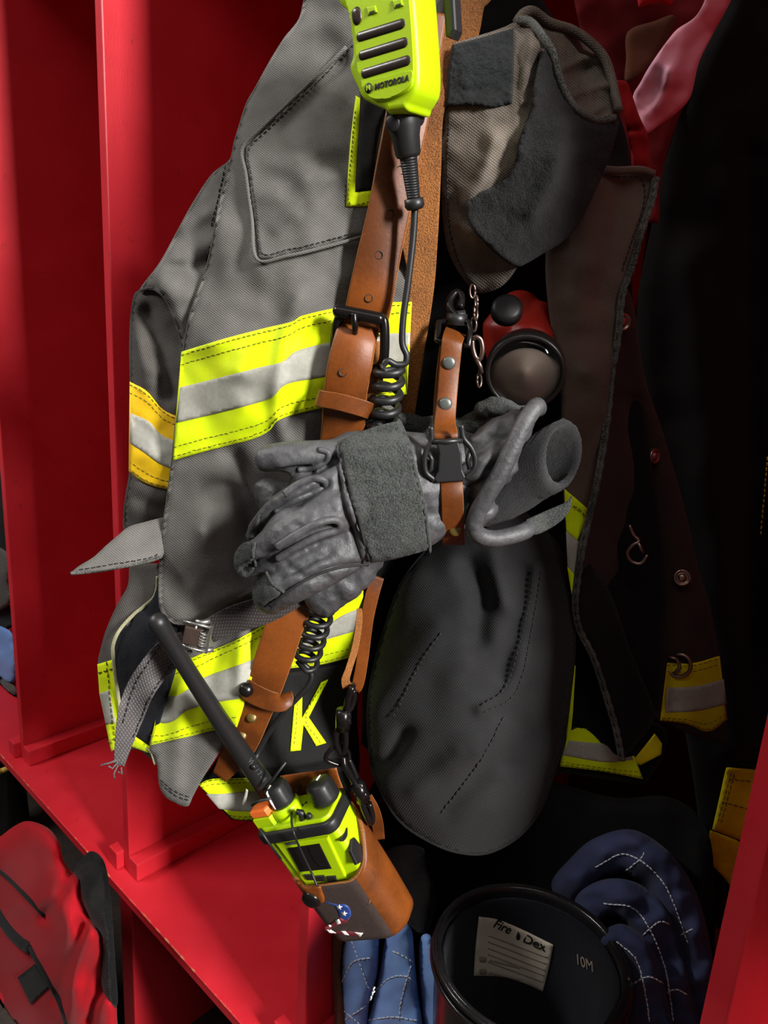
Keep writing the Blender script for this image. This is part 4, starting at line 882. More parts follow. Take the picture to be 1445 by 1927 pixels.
# ================================================================ gloves
E_ = lambda pts: [Vector(W(*p)) for p in pts]
VD = -FH
def px2m(px, o=.05): return px * (D0 - o) / F / .97
gl = thing('work_glove', 'grey leather work glove hanging level across the coat, fingers pointing left', 'glove')
gl.location = WV(700, 930, .04)
k_ = .00037
def fing(pts, rad): return (E_(cat_open(pts, 5)), np.interp(np.linspace(0, 1, (len(pts) - 1) * 5 + 1), np.linspace(0, 1, len(rad)), np.array(rad) * k_))
limbs = [fing([(640, 862, .05), (580, 862, .052), (535, 862, .054), (504, 864, .05)], [36, 33, 32, 27]),
         fing([(640, 905, .062), (570, 935, .07), (520, 968, .066), (489, 1000, .055)], [38, 31, 30, 25]),
         fing([(650, 950, .068), (570, 990, .078), (510, 1030, .074), (472, 1056, .062)], [46, 38, 36, 31]),
         fing([(650, 1030, .06), (590, 1070, .072), (540, 1098, .072), (512, 1120, .062)], [50, 46, 44, 38])]
def crease(co, no):
    px = to_px(co); d = np.zeros(len(co))
    for line, dep, wd in (([(632, 862), (590, 884), (540, 890), (495, 900)], .007, 8), ([(610, 912), (560, 944), (515, 960), (470, 1006)], .009, 8), ([(630, 990), (570, 1020), (515, 1052), (450, 1078)], .010, 8), ([(622, 1040), (570, 1062), (525, 1086)], .003, 8),
                          ([(690, 1062), (620, 1072), (560, 1100), (505, 1138)], .003, 5), ([(640, 880), (652, 960), (690, 1060)], .003, 8), ([(540, 1066), (575, 1085), (620, 1090)], .002, 8), ([(560, 990), (590, 1000), (612, 990)], .002, 7)):
        d -= dep * np.exp(-(seg_dist(px, cat_open(line, 6)) / wd) ** 2)
    d += .0024 * vnoise(px[:, 0] / 44, px[:, 1] / 34) + .0011 * vnoise(px[:, 0] / 12 + 7, px[:, 1] / 10 + 3)
    f = np.clip(no @ VD, 0, 1)
    return co + no * (d * (0.25 + .75 * f))[:, None]
hand = [(E_([(600, 930, .05), (660, 930, .05), (730, 930, .048), (800, 925, .044), (850, 910, .038), (890, 898, .034)]), np.array([62, 72, 70, 62, 48, 44]) * k_),
        (E_([(600, 1000, .05), (660, 1000, .05), (730, 990, .048), (800, 972, .044), (850, 956, .036), (890, 950, .034)]), np.array([64, 70, 66, 58, 44, 44]) * k_),
        (E_([(610, 880, .045), (660, 870, .045), (730, 870, .043), (800, 868, .04), (850, 868, .036)]), np.array([44, 60, 62, 54, 44]) * k_)]
gbody = remesh('hand', limbs + hand, M['glove_leather'], gl, .0017, 5, crease)
GS = SF(gbody)
def gp(name, out, mat, lift, th, fine=0.0, **kw):
    return patch(name, out, Field([], base=GS, add=lift, fine=fine), mat, gl, thick=th, step=5, **kw)
wp = gp('wrist_patch', [(636, 846, 1), (644, 828), (680, 812), (715, 800), (750, 792, 1), (768, 830), (780, 879), (798, 949), (809, 1028, 1), (800, 1036), (750, 1050), (694, 1061, 1), (684, 1020), (668, 970), (650, 900)], M['glove_suede'], .005, .006, .0016, edge=6, rim=.002)
gp('patch_binding', [(634, 848), (640, 838), (650, 896), (668, 968), (686, 1020), (697, 1060), (684, 1062), (668, 1010), (650, 950), (640, 900)], M['glove_leather'], .005, .005, edge=6, rim=.003)
gp('patch_binding', [(746, 793), (753, 790), (771, 830), (783, 879), (801, 949), (812, 1030), (805, 1034), (793, 950), (775, 880), (763, 830)], M['glove_suede'], .006, .005, edge=5, rim=.003)
for tipo in ([(477, 1022), (466, 1019), (452, 1026), (441, 1044), (441, 1066), (452, 1086), (470, 1084), (480, 1070), (478, 1046)], [(502, 1076), (488, 1084), (476, 1106), (476, 1128), (490, 1140), (512, 1132), (532, 1116), (516, 1100)], [(492, 962), (480, 972), (468, 992), (462, 1010), (474, 1016), (488, 1000), (490, 980)]):
    gp('fingertip_patch', tipo, M['glove_suede'], .002, .003, .0012, edge=6, rim=.003)
def gtube(name, pts, r, mat, lift=.001):
    c = cat_open(np.array(pts, float), 8); o = GS(c) ; o = np.convolve(np.r_[o[:2], o, o[-2:]], np.ones(5) / 5, 'valid') + lift
    return tubes(name, [W(c[:, 0], c[:, 1], o)], r, mat, gl, 8)
gtube('piping', [(480, 1020), (476, 1044), (482, 1066)], .0012, M['glove_suede'])
gtube('piping', [(500, 1076), (512, 1098), (534, 1114)], .0012, M['glove_suede'])
gtube('seam', [(694, 1062), (640, 1068), (590, 1084), (545, 1110), (505, 1140)], .001, M['thread_black'])
gtube('seam', [(646, 850), (655, 900), (674, 975), (694, 1055)], .0009, M['thread_black'], .005)
gtube('finger_welt', [(520, 965), (545, 946), (575, 932), (600, 922), (612, 912), (606, 902), (585, 902), (560, 912), (535, 930)], .0028, M['glove_leather'], .0005)
gtube('finger_welt', [(520, 1052), (560, 1028), (600, 1008), (632, 998), (640, 986), (628, 978), (600, 984), (560, 1004), (520, 1030)], .0028, M['glove_leather'], .0005)
gtube('finger_welt', [(560, 884), (590, 880), (612, 868), (618, 852), (600, 846)], .0022, M['glove_leather'], .0005)
# gathered cuff, rolled binding and knit liner
cuff = [(E_([(862, 910, .036), (895, 895, .04), (922, 872, .042), (944, 836, .042)]), np.array([42, 54, 56, 44]) * k_), (E_([(862, 950, .032), (884, 950, .032), (896, 956, .032)]), np.array([44, 44, 40]) * k_),
        (E_([(890, 860, .034), (930, 830, .038), (970, 806, .04)]), np.array([36, 40, 36]) * k_)]
def gath(co, no):
    px = to_px(co); u = px @ np.array([.78, -.62]); v = px @ np.array([.62, .78])
    d = .0022 * np.sin(v / 7.0 + 2.5 * vnoise(px[:, 0] / 25, px[:, 1] / 25)) * np.exp(-((u - np.median(u)) / 90) ** 2) + .003 * vnoise(px[:, 0] / 22, px[:, 1] / 18)
    return co + no * d[:, None]
remesh('cuff', cuff, M['glove_leather'], gl, .0017, 4, gath)
knit_c = lambda x, y, o: np.array(W(x, y, o))
def ell(cx_, cy_, o, ax_px, ay_px, rot, tilt):
    """ring: long axis in the picture turned by rot degrees, short axis leaning away by tilt metres"""
    a = math.radians(rot); c = np.array(W(cx_, cy_, o))
    x = np.array(W(cx_ + ax_px * math.cos(a), cy_ + ax_px * math.sin(a), o)) - c
    y = np.array(W(cx_ - ay_px * math.sin(a), cy_ + ay_px * math.cos(a), o - tilt)) - c
    return (c, x, y)
ring_loft('knit_liner', [ell(938, 925, .022, 78, 34, -62, .012), ell(985, 900, .028, 84, 42, -64, .016), ell(1022, 876, .032, 76, 44, -68, .02), ell(1054, 858, .036, 70, 37, -82, .022)], M['knit'], gl, 48, .007, .002, .8)
bd = cat_open([(1012, 768, .05), (1008, 766, .056), (990, 790, .062), (966, 838, .066), (942, 890, .068), (918, 930, .068), (900, 962, .066), (892, 990, .064), (903, 1008, .062), (930, 1014, .06), (962, 1008, .056), (986, 1000, .05), (992, 996, .044)], 8)
P_, r_ = round_ends(W(bd[:, 0], bd[:, 1], bd[:, 2]), .0061); tubes('cuff_binding', [P_], [r_], M['glove_leather'], gl, 14)
bd2 = cat_open([(984, 768, .04), (955, 800, .048), (930, 850, .055), (905, 905, .056), (885, 950, .054), (878, 985, .05)], 6)
gp2 = tubes('cuff_seam', [W(bd2[:, 0], bd2[:, 1], bd2[:, 2])], .0012, M['thread_black'], gl, 6)
patch('cuff_tab', [(990, 978, 1), (1030, 960), (1066, 944), (1076, 930), (1072, 960), (1050, 985), (1010, 1006), (992, 1000, 1)], Field([(990, 990, .048), (1070, 940, .036), (1030, 990, .03)]), M['glove_suede'], gl, thick=.004, step=6)

g2 = thing('work_glove', 'second grey glove mostly hidden behind the front glove, only its edges showing', 'glove')
g2.location = WV(700, 930, .0)
def gn(co, no):
    px = to_px(co); return co + no * (.004 * vnoise(px[:, 0] / 30, px[:, 1] / 26) + .002 * vnoise(px[:, 0] / 11, px[:, 1] / 11))[:, None]
remesh('hand', [(E_([(700, 1010, .008), (650, 1080, .012), (612, 1120, .014)]), np.array([52, 52, 46]) * k_), (E_([(700, 920, .004), (780, 880, .004), (860, 850, .002), (900, 830, .0)]), np.array([70, 66, 56, 50]) * k_), (E_([(700, 1000, .004), (760, 990, .004), (830, 950, .002)]), np.array([60, 60, 60]) * k_),
                (E_([(560, 950, .008), (520, 940, .006), (505, 930, .004)]), np.array([50, 42, 32]) * k_), (E_([(700, 930, .005), (600, 950, .008), (560, 950, .008)]), np.array([60, 56, 50]) * k_)], M['glove_leather'], g2, .002, 5, gn)
remesh('suede_cuff', [(E_([(890, 800, .006), (930, 785, .012), (975, 790, .014)]), np.array([30, 34, 30]) * k_), (E_([(690, 812, .0), (760, 800, .004), (830, 805, .004), (890, 815, .004)]), np.array([24, 24, 24, 24]) * k_)], M['glove_suede'], g2, .0018, 4, gn)
remesh('cuff_roll', [(E_([(905, 772, .018), (940, 762, .024), (980, 772, .026)]), np.array([17, 18, 14]) * k_)], M['glove_suede'], g2, .0016, 3, gn)

# ================================================================ glove strap with clip buckle
gs = thing('glove_strap', 'narrow brown leather glove strap with grey snaps and black clip buckle', 'glove strap')
gs.location = WV(845, 800, .03)
ga = strap('strap_top', [(858, 622, .008, 40), (853, 634, .022, 40), (850, 650, .026, 39), (845, 700, .028, 38), (840, 760, .034, 38), (837, 795, .042, 40), (839, 815, .054, 44), (839, 828, .055, 44)], M['leather'], gs, .004, mats=LE, crown=.001)
strap('strap_fold', [(846, 640, .014, 34), (838, 700, .016, 34), (832, 770, .024, 34), (834, 812, .04, 36)], M['leather'], gs, .004, mats=LE)
rivet(845, 683, ga, .0046, M['snap_grey'], gs); rivet(838, 760, ga, .0046, M['snap_grey'], gs)
gb_ = strap('strap_bottom', [(848, 896, .060, 42), (850, 914, .064, 42), (851, 940, .066, 42), (852, 980, .062, 42), (853, 1012, .052, 42), (853, 1026, .044, 42)], M['leather'], gs, .004, mats=LE, crown=.001)
rivet(857, 997, gb_, .0046, M['snap_olive'], gs, dome=.2)
BFm = face_frame(845, 862, .066, -3)
bp = lambda x, y: onplane(BFm, x, y)
ck = prism('clip_buckle', [bp(*q) for q in ((821, 832), (862, 830), (868, 850), (870, 884), (876, 898), (872, 905), (822, 908), (816, 900), (824, 886), (826, 852))], -.004, .001, M['plastic'], BFm, gs, .001, 2)
for k, pts in enumerate(([(811, 803), (812, 828), (803, 845), (799, 868), (802, 890), (818, 904)], [(868, 800), (872, 824), (886, 842), (894, 862), (892, 884), (876, 902)])):
    c = np.array([bp(*q) for q in pts]); P_ = [BFm @ Vector((a, b, -.001)) for a, b in cat_open(c, 5)]
    tubes('buckle_arm', [P_], .0019, M['plastic'], ck, 8)
tubes('cross_bar', [[BFm @ Vector(bp(812, 832) + (-.001,)), BFm @ Vector(bp(840, 831) + (.0005,)), BFm @ Vector(bp(870, 829) + (-.001,))]], .002, M['plastic'], ck, 8)
tubes('release_spring', [[BFm @ Vector(bp(*q) + (-.002,)) for q in ((806, 852), (813, 866), (812, 884), (804, 892))], [BFm @ Vector(bp(*q) + (-.002,)) for q in ((886, 850), (880, 866), (884, 884))]], .0016, M['plastic'], ck, 8)
tubes('square_ring', [[WV(*q) for q in ((838, 604, .006), (826, 606, .012), (822, 640, .018), (832, 646, .022))], [WV(*q) for q in ((832, 603, .006), (880, 606, .010), (885, 620, .014), (882, 652, .02), (872, 650, .02))]], .0022, M['gunmetal'], gs, 8)
sw = tubes('swivel', [E_([(858, 612, .006), (860, 590, .006)]), E_([(846, 596, .004), (876, 592, .004)])], [.0075, .0035], M['plastic'], gs, 12)
tubes('snap_hook', [E_(cat_open([(860, 596, .006), (848, 584, .004), (846, 566, .0), (858, 550, -.004), (868, 560, -.002), (866, 580, .002)], 5))], .0028, M['gunmetal'], sw, 8)
ptube('side_loop', [(640, 870, .02), (818, 912, .05), (812, 940, .056), (822, 975, .05), (836, 990, .04)][1:], .0022, M['plastic'], gs, 8)

# ================================================================ flashlight and its chain
ft = thing('flashlight', 'red right-angle flashlight with black bezel and clear lens tucked in the coat opening', 'flashlight')
ft.location = WV(975, 640, -.04)
LC = WV(988, 702, -.018); zax = (Vector(C) - LC).normalized() + Vector((0, 0, -.34)) + Vector(RT) * .02
LM = axis_frame(LC, zax)
M['bezel'] = plain('black_bezel', srgb(30, 28, 27), 0.35)
lathe('bezel', [(.022, -.03), (.0285, -.02), (.030, -.012), (.030, .0), (.0292, .0015), (.0268, .0018), (.0262, .0004), (.0262, -.006), (.0, -.006)], LM, M['bezel'], ft, 40)
lathe('reflector', [(.026, -.001), (.020, -.0032), (.012, -.0044), (.005, -.0049), (.0, -.005)], LM, M['reflector'], ft, 40)
ln = lathe('lens', [(.0, -.0006), (.0262, -.0006), (.0262, .0006), (.015, .0016), (.0, .002)], LM, M['glass'], ft, 40)
lathe('led', [(.004, -.006), (.004, -.003), (.002, -.0015), (0, -.001)], LM @ Matrix.Translation((0.001, .019, 0)), M['white'], ft, 16)
remesh('body', [(E_([(984, 690, -.078), (976, 640, -.072), (970, 606, -.068), (976, 592, -.07)]), np.array([66, 70, 64, 46]) * .00042), (E_([(1000, 640, -.05), (1012, 600, -.06)]), np.array([50, 34]) * .00042)], M['torch_red'], ft, .002, 8)
p = WV(954, 580, -.026); lathe('power_button', [(.012, -.006), (.0115, .001), (.008, .003), (0, .0035)], axis_frame(p, (Vector(C) - p).normalized() + Vector((0, 0, .6))), M['rubber'], ft, 24)
cn = thing('chain', 'short bronze chain with snap clip hanging left of the flashlight', 'chain')
cn.location = WV(895, 640, -.02)
for k in range(9):
    y = 548 + k * 21; x = 889 + 5 * math.sin(k * 1.4) + k * 2.2; o = -.012 - .001 * k; a = k * 1.1
    if 4 <= k <= 6: continue
    tubes('link', [[WV(x + 5 * math.cos(t) * math.cos(a), y + 13 * math.sin(t), o + .003 * math.cos(t) * math.sin(a)) for t in np.linspace(0, 2 * math.pi, 20)]], .0009, M['metal'], cn, 6)
tubes('snap_clip', [E_(cat_open([(889, 640, -.012), (896, 634, -.010), (905, 640, -.010), (908, 660, -.010), (903, 676, -.011), (895, 672, -.012), (890, 656, -.012), (889, 640, -.012)], 5)), E_([(897, 676, -.011), (904, 690, -.012), (906, 702, -.013)])], .0018, M['metal'], cn, 8)

# ================================================================ portable radio in its leather holster
RF = frame3(WV(590, 1615, .034), WV(650, 1606, .049), WV(557, 1556, .036))
rp = lambda x, y, z=0.0: onplane(RF @ Matrix.Translation((0, 0, z)), x, y)
rad = thing('portable_radio', 'lime yellow portable radio with long black antenna, standing in the leather holster', 'two-way radio')
rad.location = WV(620, 1640, .02)
yt = rp(560, 1574)[1]; xl = rp(493, 1577)[0]; xr = rp(629, 1557)[0]; yb = yt - .085
DZ = .036
def rrect(x0, x1, z0, z1, r, n=6):
    out = []
    for (cx_, cz_, a0) in ((x1 - r, z1 - r, 0), (x0 + r, z1 - r, 90), (x0 + r, z0 + r, 180), (x1 - r, z0 + r, 270)):
        for k in range(n + 1):
            a = math.radians(a0 + 90 * k / n); out.append((cx_ + r * math.cos(a), cz_ + r * math.sin(a)))
    return out
def TF(y): return RF @ Matrix.Translation((0, y, 0)) @ Matrix.Rotation(-math.pi / 2, 4, 'X')      # x right, y = depth (away), z = up the radio
up_ = lambda pts: [(x, -z) for x, z in pts]
prism('radio_body', up_(rrect(xl, xr, -DZ, 0, .006)), -.085, .0, M['lime'], TF(yt), rad, .002, 2, True)
prism('front_bezel', [rp(*q) for q in ((520, 1585), (618, 1572), (655, 1652), (578, 1664))], -.002, .0022, M['lime'], RF, rad, .0015, 2)
sc_ = prism('display', [rp(*q) for q in ((543, 1592), (603, 1583), (626, 1630), (567, 1636))], .001, .0032, M['screen'], RF, rad, .0006, 1)
prism('reflection_label', [rp(*q) for q in ((540, 1582), (560, 1579), (560, 1584), (541, 1586))], .002, .0028, M['snap_grey'], RF, rad, 0)
for q in (((574, 1641), (592, 1640), (594, 1651), (580, 1651)), ((596, 1643), (612, 1642), (615, 1653), (598, 1653)), ((617, 1644), (634, 1643), (636, 1654), (619, 1654))):
    prism('key', [rp(*p) for p in q], .0, .0036, M['plastic'], RF, rad, .001, 2)
# side buttons
SR = RF @ Matrix.Translation((xr, 0, 0)) @ Matrix.Rotation(math.pi / 2, 4, 'Y')
sp_ = lambda x, y: onplane(SR, x, y)
prism('side_button', [sp_(*q) for q in outline([(648, 1566), (652, 1556), (652, 1574), (644, 1584), (640, 1580)], 4)], -.001, .0012, M['rubber'], SR, rad, .0005, 1)
prism('talk_button', [sp_(*q) for q in ((658, 1580), (664, 1576), (683, 1600), (678, 1622), (668, 1628), (656, 1602))], -.001, .0022, M['rubber'], SR, rad, .0008, 2)
# rubber collar and top
co_ = prism('top_collar', up_(rrect(xl - .004, xr + .003, -DZ - .003, .0045, .010, 8)), 0, .011, M['rubber'], TF(yt - .001), rad, .003, 3, True)
prism('top_plate', up_(rrect(xl + .001, xr - .001, -DZ + .001, .0, .008, 8)), 0, .0045, M['lime'], TF(yt + .0085), rad, .0015, 2)
T2 = TF(yt + .013); tp = lambda x, y: onplane(T2, x, y)
T3 = TF(yt + .022); tp3 = lambda x, y: onplane(T3, x, y)
def knob(px, py, r, h, up):
    Tb = T3 if up else T2
    x, y = onplane(Tb, px, py); Mk = Tb @ Matrix.Translation((x, y, 0)) @ Matrix.Rotation(math.radians(-6), 4, 'X')
    V = []; seg = 36; prof = [(.82, 0), (.98, .1), (1, .25), (.96, .75), (.9, .93), (.74, 1.0), (0, 1.02)]
    Fc = []
    for rr, hh in prof:
        for k in range(seg):
            a = 2 * math.pi * k / seg; q = r * rr * (1 - .07 * (math.cos(3 * a) > .3) * (0.1 < hh < .95)); V.append((Mk @ Vector((max(q, 1e-5) * math.cos(a), max(q, 1e-5) * math.sin(a), h * hh)))[:])
    for i in range(len(prof) - 1):
        for k in range(seg):
            k2 = (k + 1) % seg; Fc.append((i * seg + k, i * seg + k2, (i + 1) * seg + k2, (i + 1) * seg + k))
    o = mesh('knob', V, Fc, M['rubber'], rad)
    return o, Mk
kb, Mk = knob(535, 1511, .0115, .020, 1)
lathe('knob_boss', [(.0125, -.013), (.0132, -.003), (.0125, .0), (0, .0)], Mk, M['lime'], rad, 28)
tubes('pointer_mark', [[Mk @ Vector(p) for p in ((-.001, -.0108, .003), (-.0012, -.0113, .010), (-.0013, -.0104, .0184), (-.0013, -.003, .0204))]], .0010, M['white'], kb, 8)
kb2, Mk2 = knob(616, 1506, .0125, .019, 0)
tubes('pointer_mark', [[Mk2 @ Vector(p) for p in ((-.001, .001, .0194), (-.001, .008, .0192))]], .0009, M['white'], kb2, 8)
x, y = tp3(499, 1529); prism('button_boss', [(x + a * .0105, y + b * .0075) for a, b in ((-1, -.9), (.8, -1), (1, -.3), (.9, .9), (-.7, 1), (-1, .2))], -.012, .0, M['lime'], T3, rad, .001, 2)
bt = prism('emergency_button', [(x + a * .0095, y + b * .0065) for a, b in ((-1, -.9), (.8, -1), (1, -.3), (.9, .9), (-.7, 1), (-1, .2))], 0, .008, M['orange'], T3, rad, .002, 3)
x, y = tp(570, 1540); tubes('toggle_switch', [[T2 @ Vector((x, y, 0)), T2 @ Vector((x + .002, y, .006)), T2 @ Vector((x - .001, y - .001, .009))]], [[.0035, .003, .0022]], M['rubber'], rad, 10)
tubes('toggle_guard', [[T2 @ Vector((x + .007, y, 0)), T2 @ Vector((x + .010, y - .002, .004))]], [[.003, .0022]], M['rubber'], rad, 10)
for s_, (px, py), sz in (('9', (523, 1534), .0042), ('7', (538, 1532), .0042), ('5', (551, 1521), .0042), ('3', (555, 1508), .0038), ('C', (562, 1522), .0036), ('B', (569, 1516), .0036), ('A', (576, 1511), .0036)):
    x, y = tp(px, py); text('marking', s_, T2 @ Matrix.Translation((x, y, .0003)) @ Matrix.Rotation(math.radians(18), 4, 'Z'), sz * 1.25, M['ink'], rad, .00016)
ab = RF @ Vector((xl + .005, yt + .006, -.031)); at_ = WV(298, 1172, .062)
an = [ab.lerp(at_, t) + Vector((0, 0, -.004 * math.sin(math.pi * t))) for t in np.linspace(0, 1, 30)]
P_, r_ = round_ends(np.array(an), np.interp(np.linspace(0, 1, 30), [0, .08, .2, .8, .92, 1], [.0098, .0095, .0086, .0064, .0066, .0074]))
ant = tubes('antenna', [P_], [r_], M['rubber'], rad, 18)
AS = SF(ant)
ta = math.degrees(math.atan2(1495 - 1400, 505 - 443))
ap = to_px(np.array(an)); 
for i, ch_ in enumerate('VHF/7-8 GPS'):
    if ch_ == ' ': continue
    q = ap[9] + (ap[3] - ap[9]) * i / 10 + np.array([4, -2])
    text('moulded_lettering', ch_, surf_frame(q[0], q[1], AS, 58, .0003, 3), .0062, M['snap_grey'], ant, .00008, .0001)

ho = thing('radio_holster', 'dark brown leather radio holster with stars and stripes emblem, hanging below the coat', 'holster')
ho.location = WV(640, 1700, .02)
xa, xb_, za, zb_ = xl - .001, xr + .0055, -DZ - .004, .0085
zf = zb_
ybot = rp(636, 1776, zf)[1]; yf = rp(600, 1668, zf)[1]; yback = yt - .002
cs = rrect(xa, xb_, za, zb_, .020, 10); n = len(cs)
def ytop(z): 
    t = (zb_ - z) / (zb_ - za); return yf + (yback - yf) * max(0, t) ** 1.15
rows = 16; V = []; mats_ = []
def hpt(x, z, y): return (RF @ Vector((x, y, z)))[:]
cxm = (xa + xb_) / 2; czm = (za + zb_) / 2
for inner in (0, 1):
    k = 1 - .0032 / .03 * inner
    for i in range(rows + 1):
        t = i / rows
        for (x, z) in cs:
            y0 = ybot + (.003 if inner else 0); y = y0 + (ytop(z) - y0) * t; sh = 1 - .06 * (1 - t) ** 3 if not inner else 1 - .06 * (1 - t) ** 3
            bow = .0015 * math.sin(math.pi * t)
            V.append(hpt(cxm + (x - cxm) * k * sh, czm + (z - czm) * (k * sh + (0 if inner else bow)), y))
Fc = []; fm = []; L_ = (rows + 1) * n
for i in range(rows):
    for j in range(n):
        j2 = (j + 1) % n
        a, b, c, d = i * n + j, i * n + j2, (i + 1) * n + j2, (i + 1) * n + j
        zc = (cs[j][1] + cs[j2][1]) / 2; xc = (cs[j][0] + cs[j2][0]) / 2
        Fc.append((a, b, c, d)); fm.append(1 if zc > zb_ - .004 and xc < xb_ - .012 else 0)
        Fc.append((L_ + a, L_ + d, L_ + c, L_ + b)); fm.append(2)
for j in range(n):
    j2 = (j + 1) % n; a, b = rows * n + j, rows * n + j2
    Fc.append((a, b, L_ + b, L_ + a)); fm.append(2)
Fc.append(tuple(range(n))[::-1]); fm.append(0); Fc.append(tuple(L_ + j for j in range(n))); fm.append(2)
pouch = mesh('pouch', V, Fc, None, ho, None, True, [M['leather'], M['pouch_face'], M['leather_edge']], fm)
PS = SF(pouch)
bk_ = strap('back_panel', [(640, 1640, -.028, 96), (606, 1540, -.02, 112), (585, 1480, -.014, 112), (580, 1452, -.012, 108)], M['leather'], ho, .004, mats=LE)
tb = patch('snap_tab', [(556, 1660), (562, 1656), (598, 1660), (606, 1676), (611, 1692), (607, 1700), (596, 1698), (580, 1690), (566, 1676)], Field([], base=PS, add=.004), M['leather'], ho, thick=.004, step=5, edge=5)
p = WV(586, 1692, float(PS(np.array([(586, 1692)]))[0]) + .0025)
lathe('snap_cap', [(.0085, -.002), (.0085, .001), (.0078, .0028), (.005, .0042), (.0, .0048)], axis_frame(p, RF.col[2].xyz), M['gunmetal'], ho, 28)
zpx = lambda pts: [(380 + x * .2768, 1420 + y * .2768) for x, y in pts]
EF = lambda a: Field([], base=PS, add=a)
def ink(name, pts, mat, parent, lift): return patch(name, [tuple(q) + (1,) for q in zpx(pts)], EF(lift), mat, parent, thick=.0008, step=4, edge=2, rim=.0002)
em = patch('flag_emblem', zpx([(812, 992), (850, 1004), (920, 1018), (965, 1016), (1000, 1040), (1014, 1080), (1004, 1112), (972, 1128), (938, 1112), (930, 1085), (905, 1035), (860, 1012)]), EF(.0009), M['blue_ink'], ho, thick=.0008, step=4, edge=2, rim=.0002)
ink('stripe', [(938, 1108), (975, 1128), (1000, 1112), (985, 1140), (900, 1172), (868, 1190), (880, 1200), (1000, 1200), (1095, 1212), (1075, 1238), (905, 1222), (840, 1205), (832, 1180), (855, 1158), (925, 1118)], M['maroon_ink'], em, .001)
for q in ([(905, 1128), (930, 1118), (945, 1146), (918, 1158)], [(838, 1172), (868, 1156), (882, 1166), (858, 1184)], [(846, 1190), (876, 1190), (912, 1214), (868, 1214)], [(940, 1198), (975, 1200), (1000, 1228), (968, 1226)], [(1032, 1206), (1096, 1213), (1076, 1240)]):
    ink('white_stripe', q, M['white'], em, .0016)
for (sx_, sy_) in ((933, 1038), (966, 1082)):
    st = [(sx_ + (24 if k % 2 == 0 else 10) * math.sin(math.pi * k / 5 + .1), sy_ - (20 if k % 2 == 0 else 9) * math.cos(math.pi * k / 5 + .1)) for k in range(10)]
    ink('star', st, M['white'], em, .0018)
ink('stamped_mark', [(1126, 1020), (1140, 992), (1152, 990), (1138, 1012)], M['leather_edge'], ho, .0006)
# elastic cord over the radio, tag, and hardware up to the strap
def opt(x, y, o): return WV(x, y, o)
fr = lambda x, y, z: RF @ Matrix.Translation((0, 0, z)) @ Vector(rp(x, y, z) + (0,))
tubes('elastic_cord', [[Vector(v) for v in cat_open(np.array([fr(597, 1668, .013)[:], fr(585, 1640, .008)[:], fr(566, 1600, .008)[:], fr(553, 1568, .011)[:], (T2 @ Vector(tp(553, 1545) + (.004,)))[:], (T2 @ Vector(tp(562, 1510) + (.007,)))[:], (T2 @ Vector(tp(586, 1462) + (.006,)))[:]]), 6)]], .0010, M['rubber'], ho, 8)
for q in ([(488, 1560, .03), (504, 1584, .032), (528, 1616, .03)], [(474, 1515, .03), (486, 1508, .034), (510, 1502, .036)], [(500, 1480, .02), (512, 1468, .022), (538, 1434, .02)]): tubes('elastic_cord', [E_(q)], .0012, M['rubber'], ho, 8)
wt = patch('white_tag', [(463, 1484, 1), (459, 1500), (455, 1514, 1), (459, 1515), (464, 1503), (467, 1487, 1)], .02, M['silver'], rad, thick=.001, step=4)
hs = strap('hanger_strap', [(712, 1085, .004, 22), (700, 1120, .008, 26), (690, 1170, .010, 24), (682, 1240, .012, 22), (674, 1285, .012, 22), (668, 1300, .012, 18)], M['leather'], ho, .0035, mats=LE)
strap('hanger_strap', [(676, 1145, .014, 10), (676, 1170, .018, 12), (668, 1220, .02, 13), (656, 1260, .022, 13), (650, 1280, .022, 16), (654, 1294, .018, 20)], M['leather_edge'], ho, .0035)
clip = tubes('swivel_clip', [E_(cat_open([(664, 1290, .018), (662, 1296, .024), (656, 1312, .024), (652, 1332, .022), (650, 1336, .018)], 4)), E_(cat_open([(664, 1298, .014), (666, 1312, .014), (660, 1332, .016), (650, 1340, .018)], 4)), E_([(636, 1346, .02), (660, 1342, .02)]), E_([(634, 1358, .02), (660, 1354, .02)]), E_([(646, 1336, .02), (645, 1372, .02)]),
             E_(cat_open([(640, 1366, .02), (632, 1384, .022), (634, 1404, .022), (644, 1418, .02), (650, 1402, .022), (650, 1380, .022), (648, 1366, .02)], 5))], [.0026, .0026, .0042, .0040, .006, .0026], M['gunmetal'], ho, 10)
tubes('ring', [E_(cat_open([(648, 1404, .018), (630, 1404, .02), (616, 1418, .022), (614, 1430, .022), (640, 1440, .02), (654, 1434, .016), (656, 1418, .014), (646, 1404, .018)], 5))], .0019, M['gunmetal'], ho, 10)
tubes('lower_clip', [E_(cat_open([(646, 1424, .02), (648, 1440, .024), (656, 1454, .024), (664, 1468, .024), (672, 1480, .024)], 4)), E_(cat_open([(656, 1428, .016), (664, 1446, .018), (672, 1466, .02)], 4)), E_([(664, 1486, .024), (684, 1474, .024)]), E_([(672, 1502, .024), (690, 1490, .024)]), E_([(672, 1474, .024), (684, 1506, .024)]),
             E_(cat_open([(680, 1502, .024), (684, 1520, .026), (692, 1540, .024), (698, 1548, .02), (700, 1534, .018), (694, 1512, .022)], 5))], [.0028, .0024, .0046, .0044, .006, .0028], M['gunmetal'], ho, 10)
strap('clip_loop', [(692, 1498, .01, 16), (704, 1524, .014, 20), (710, 1550, .012, 22), (714, 1580, .006, 20)], M['leather'], ho, .0035, mats=LE)

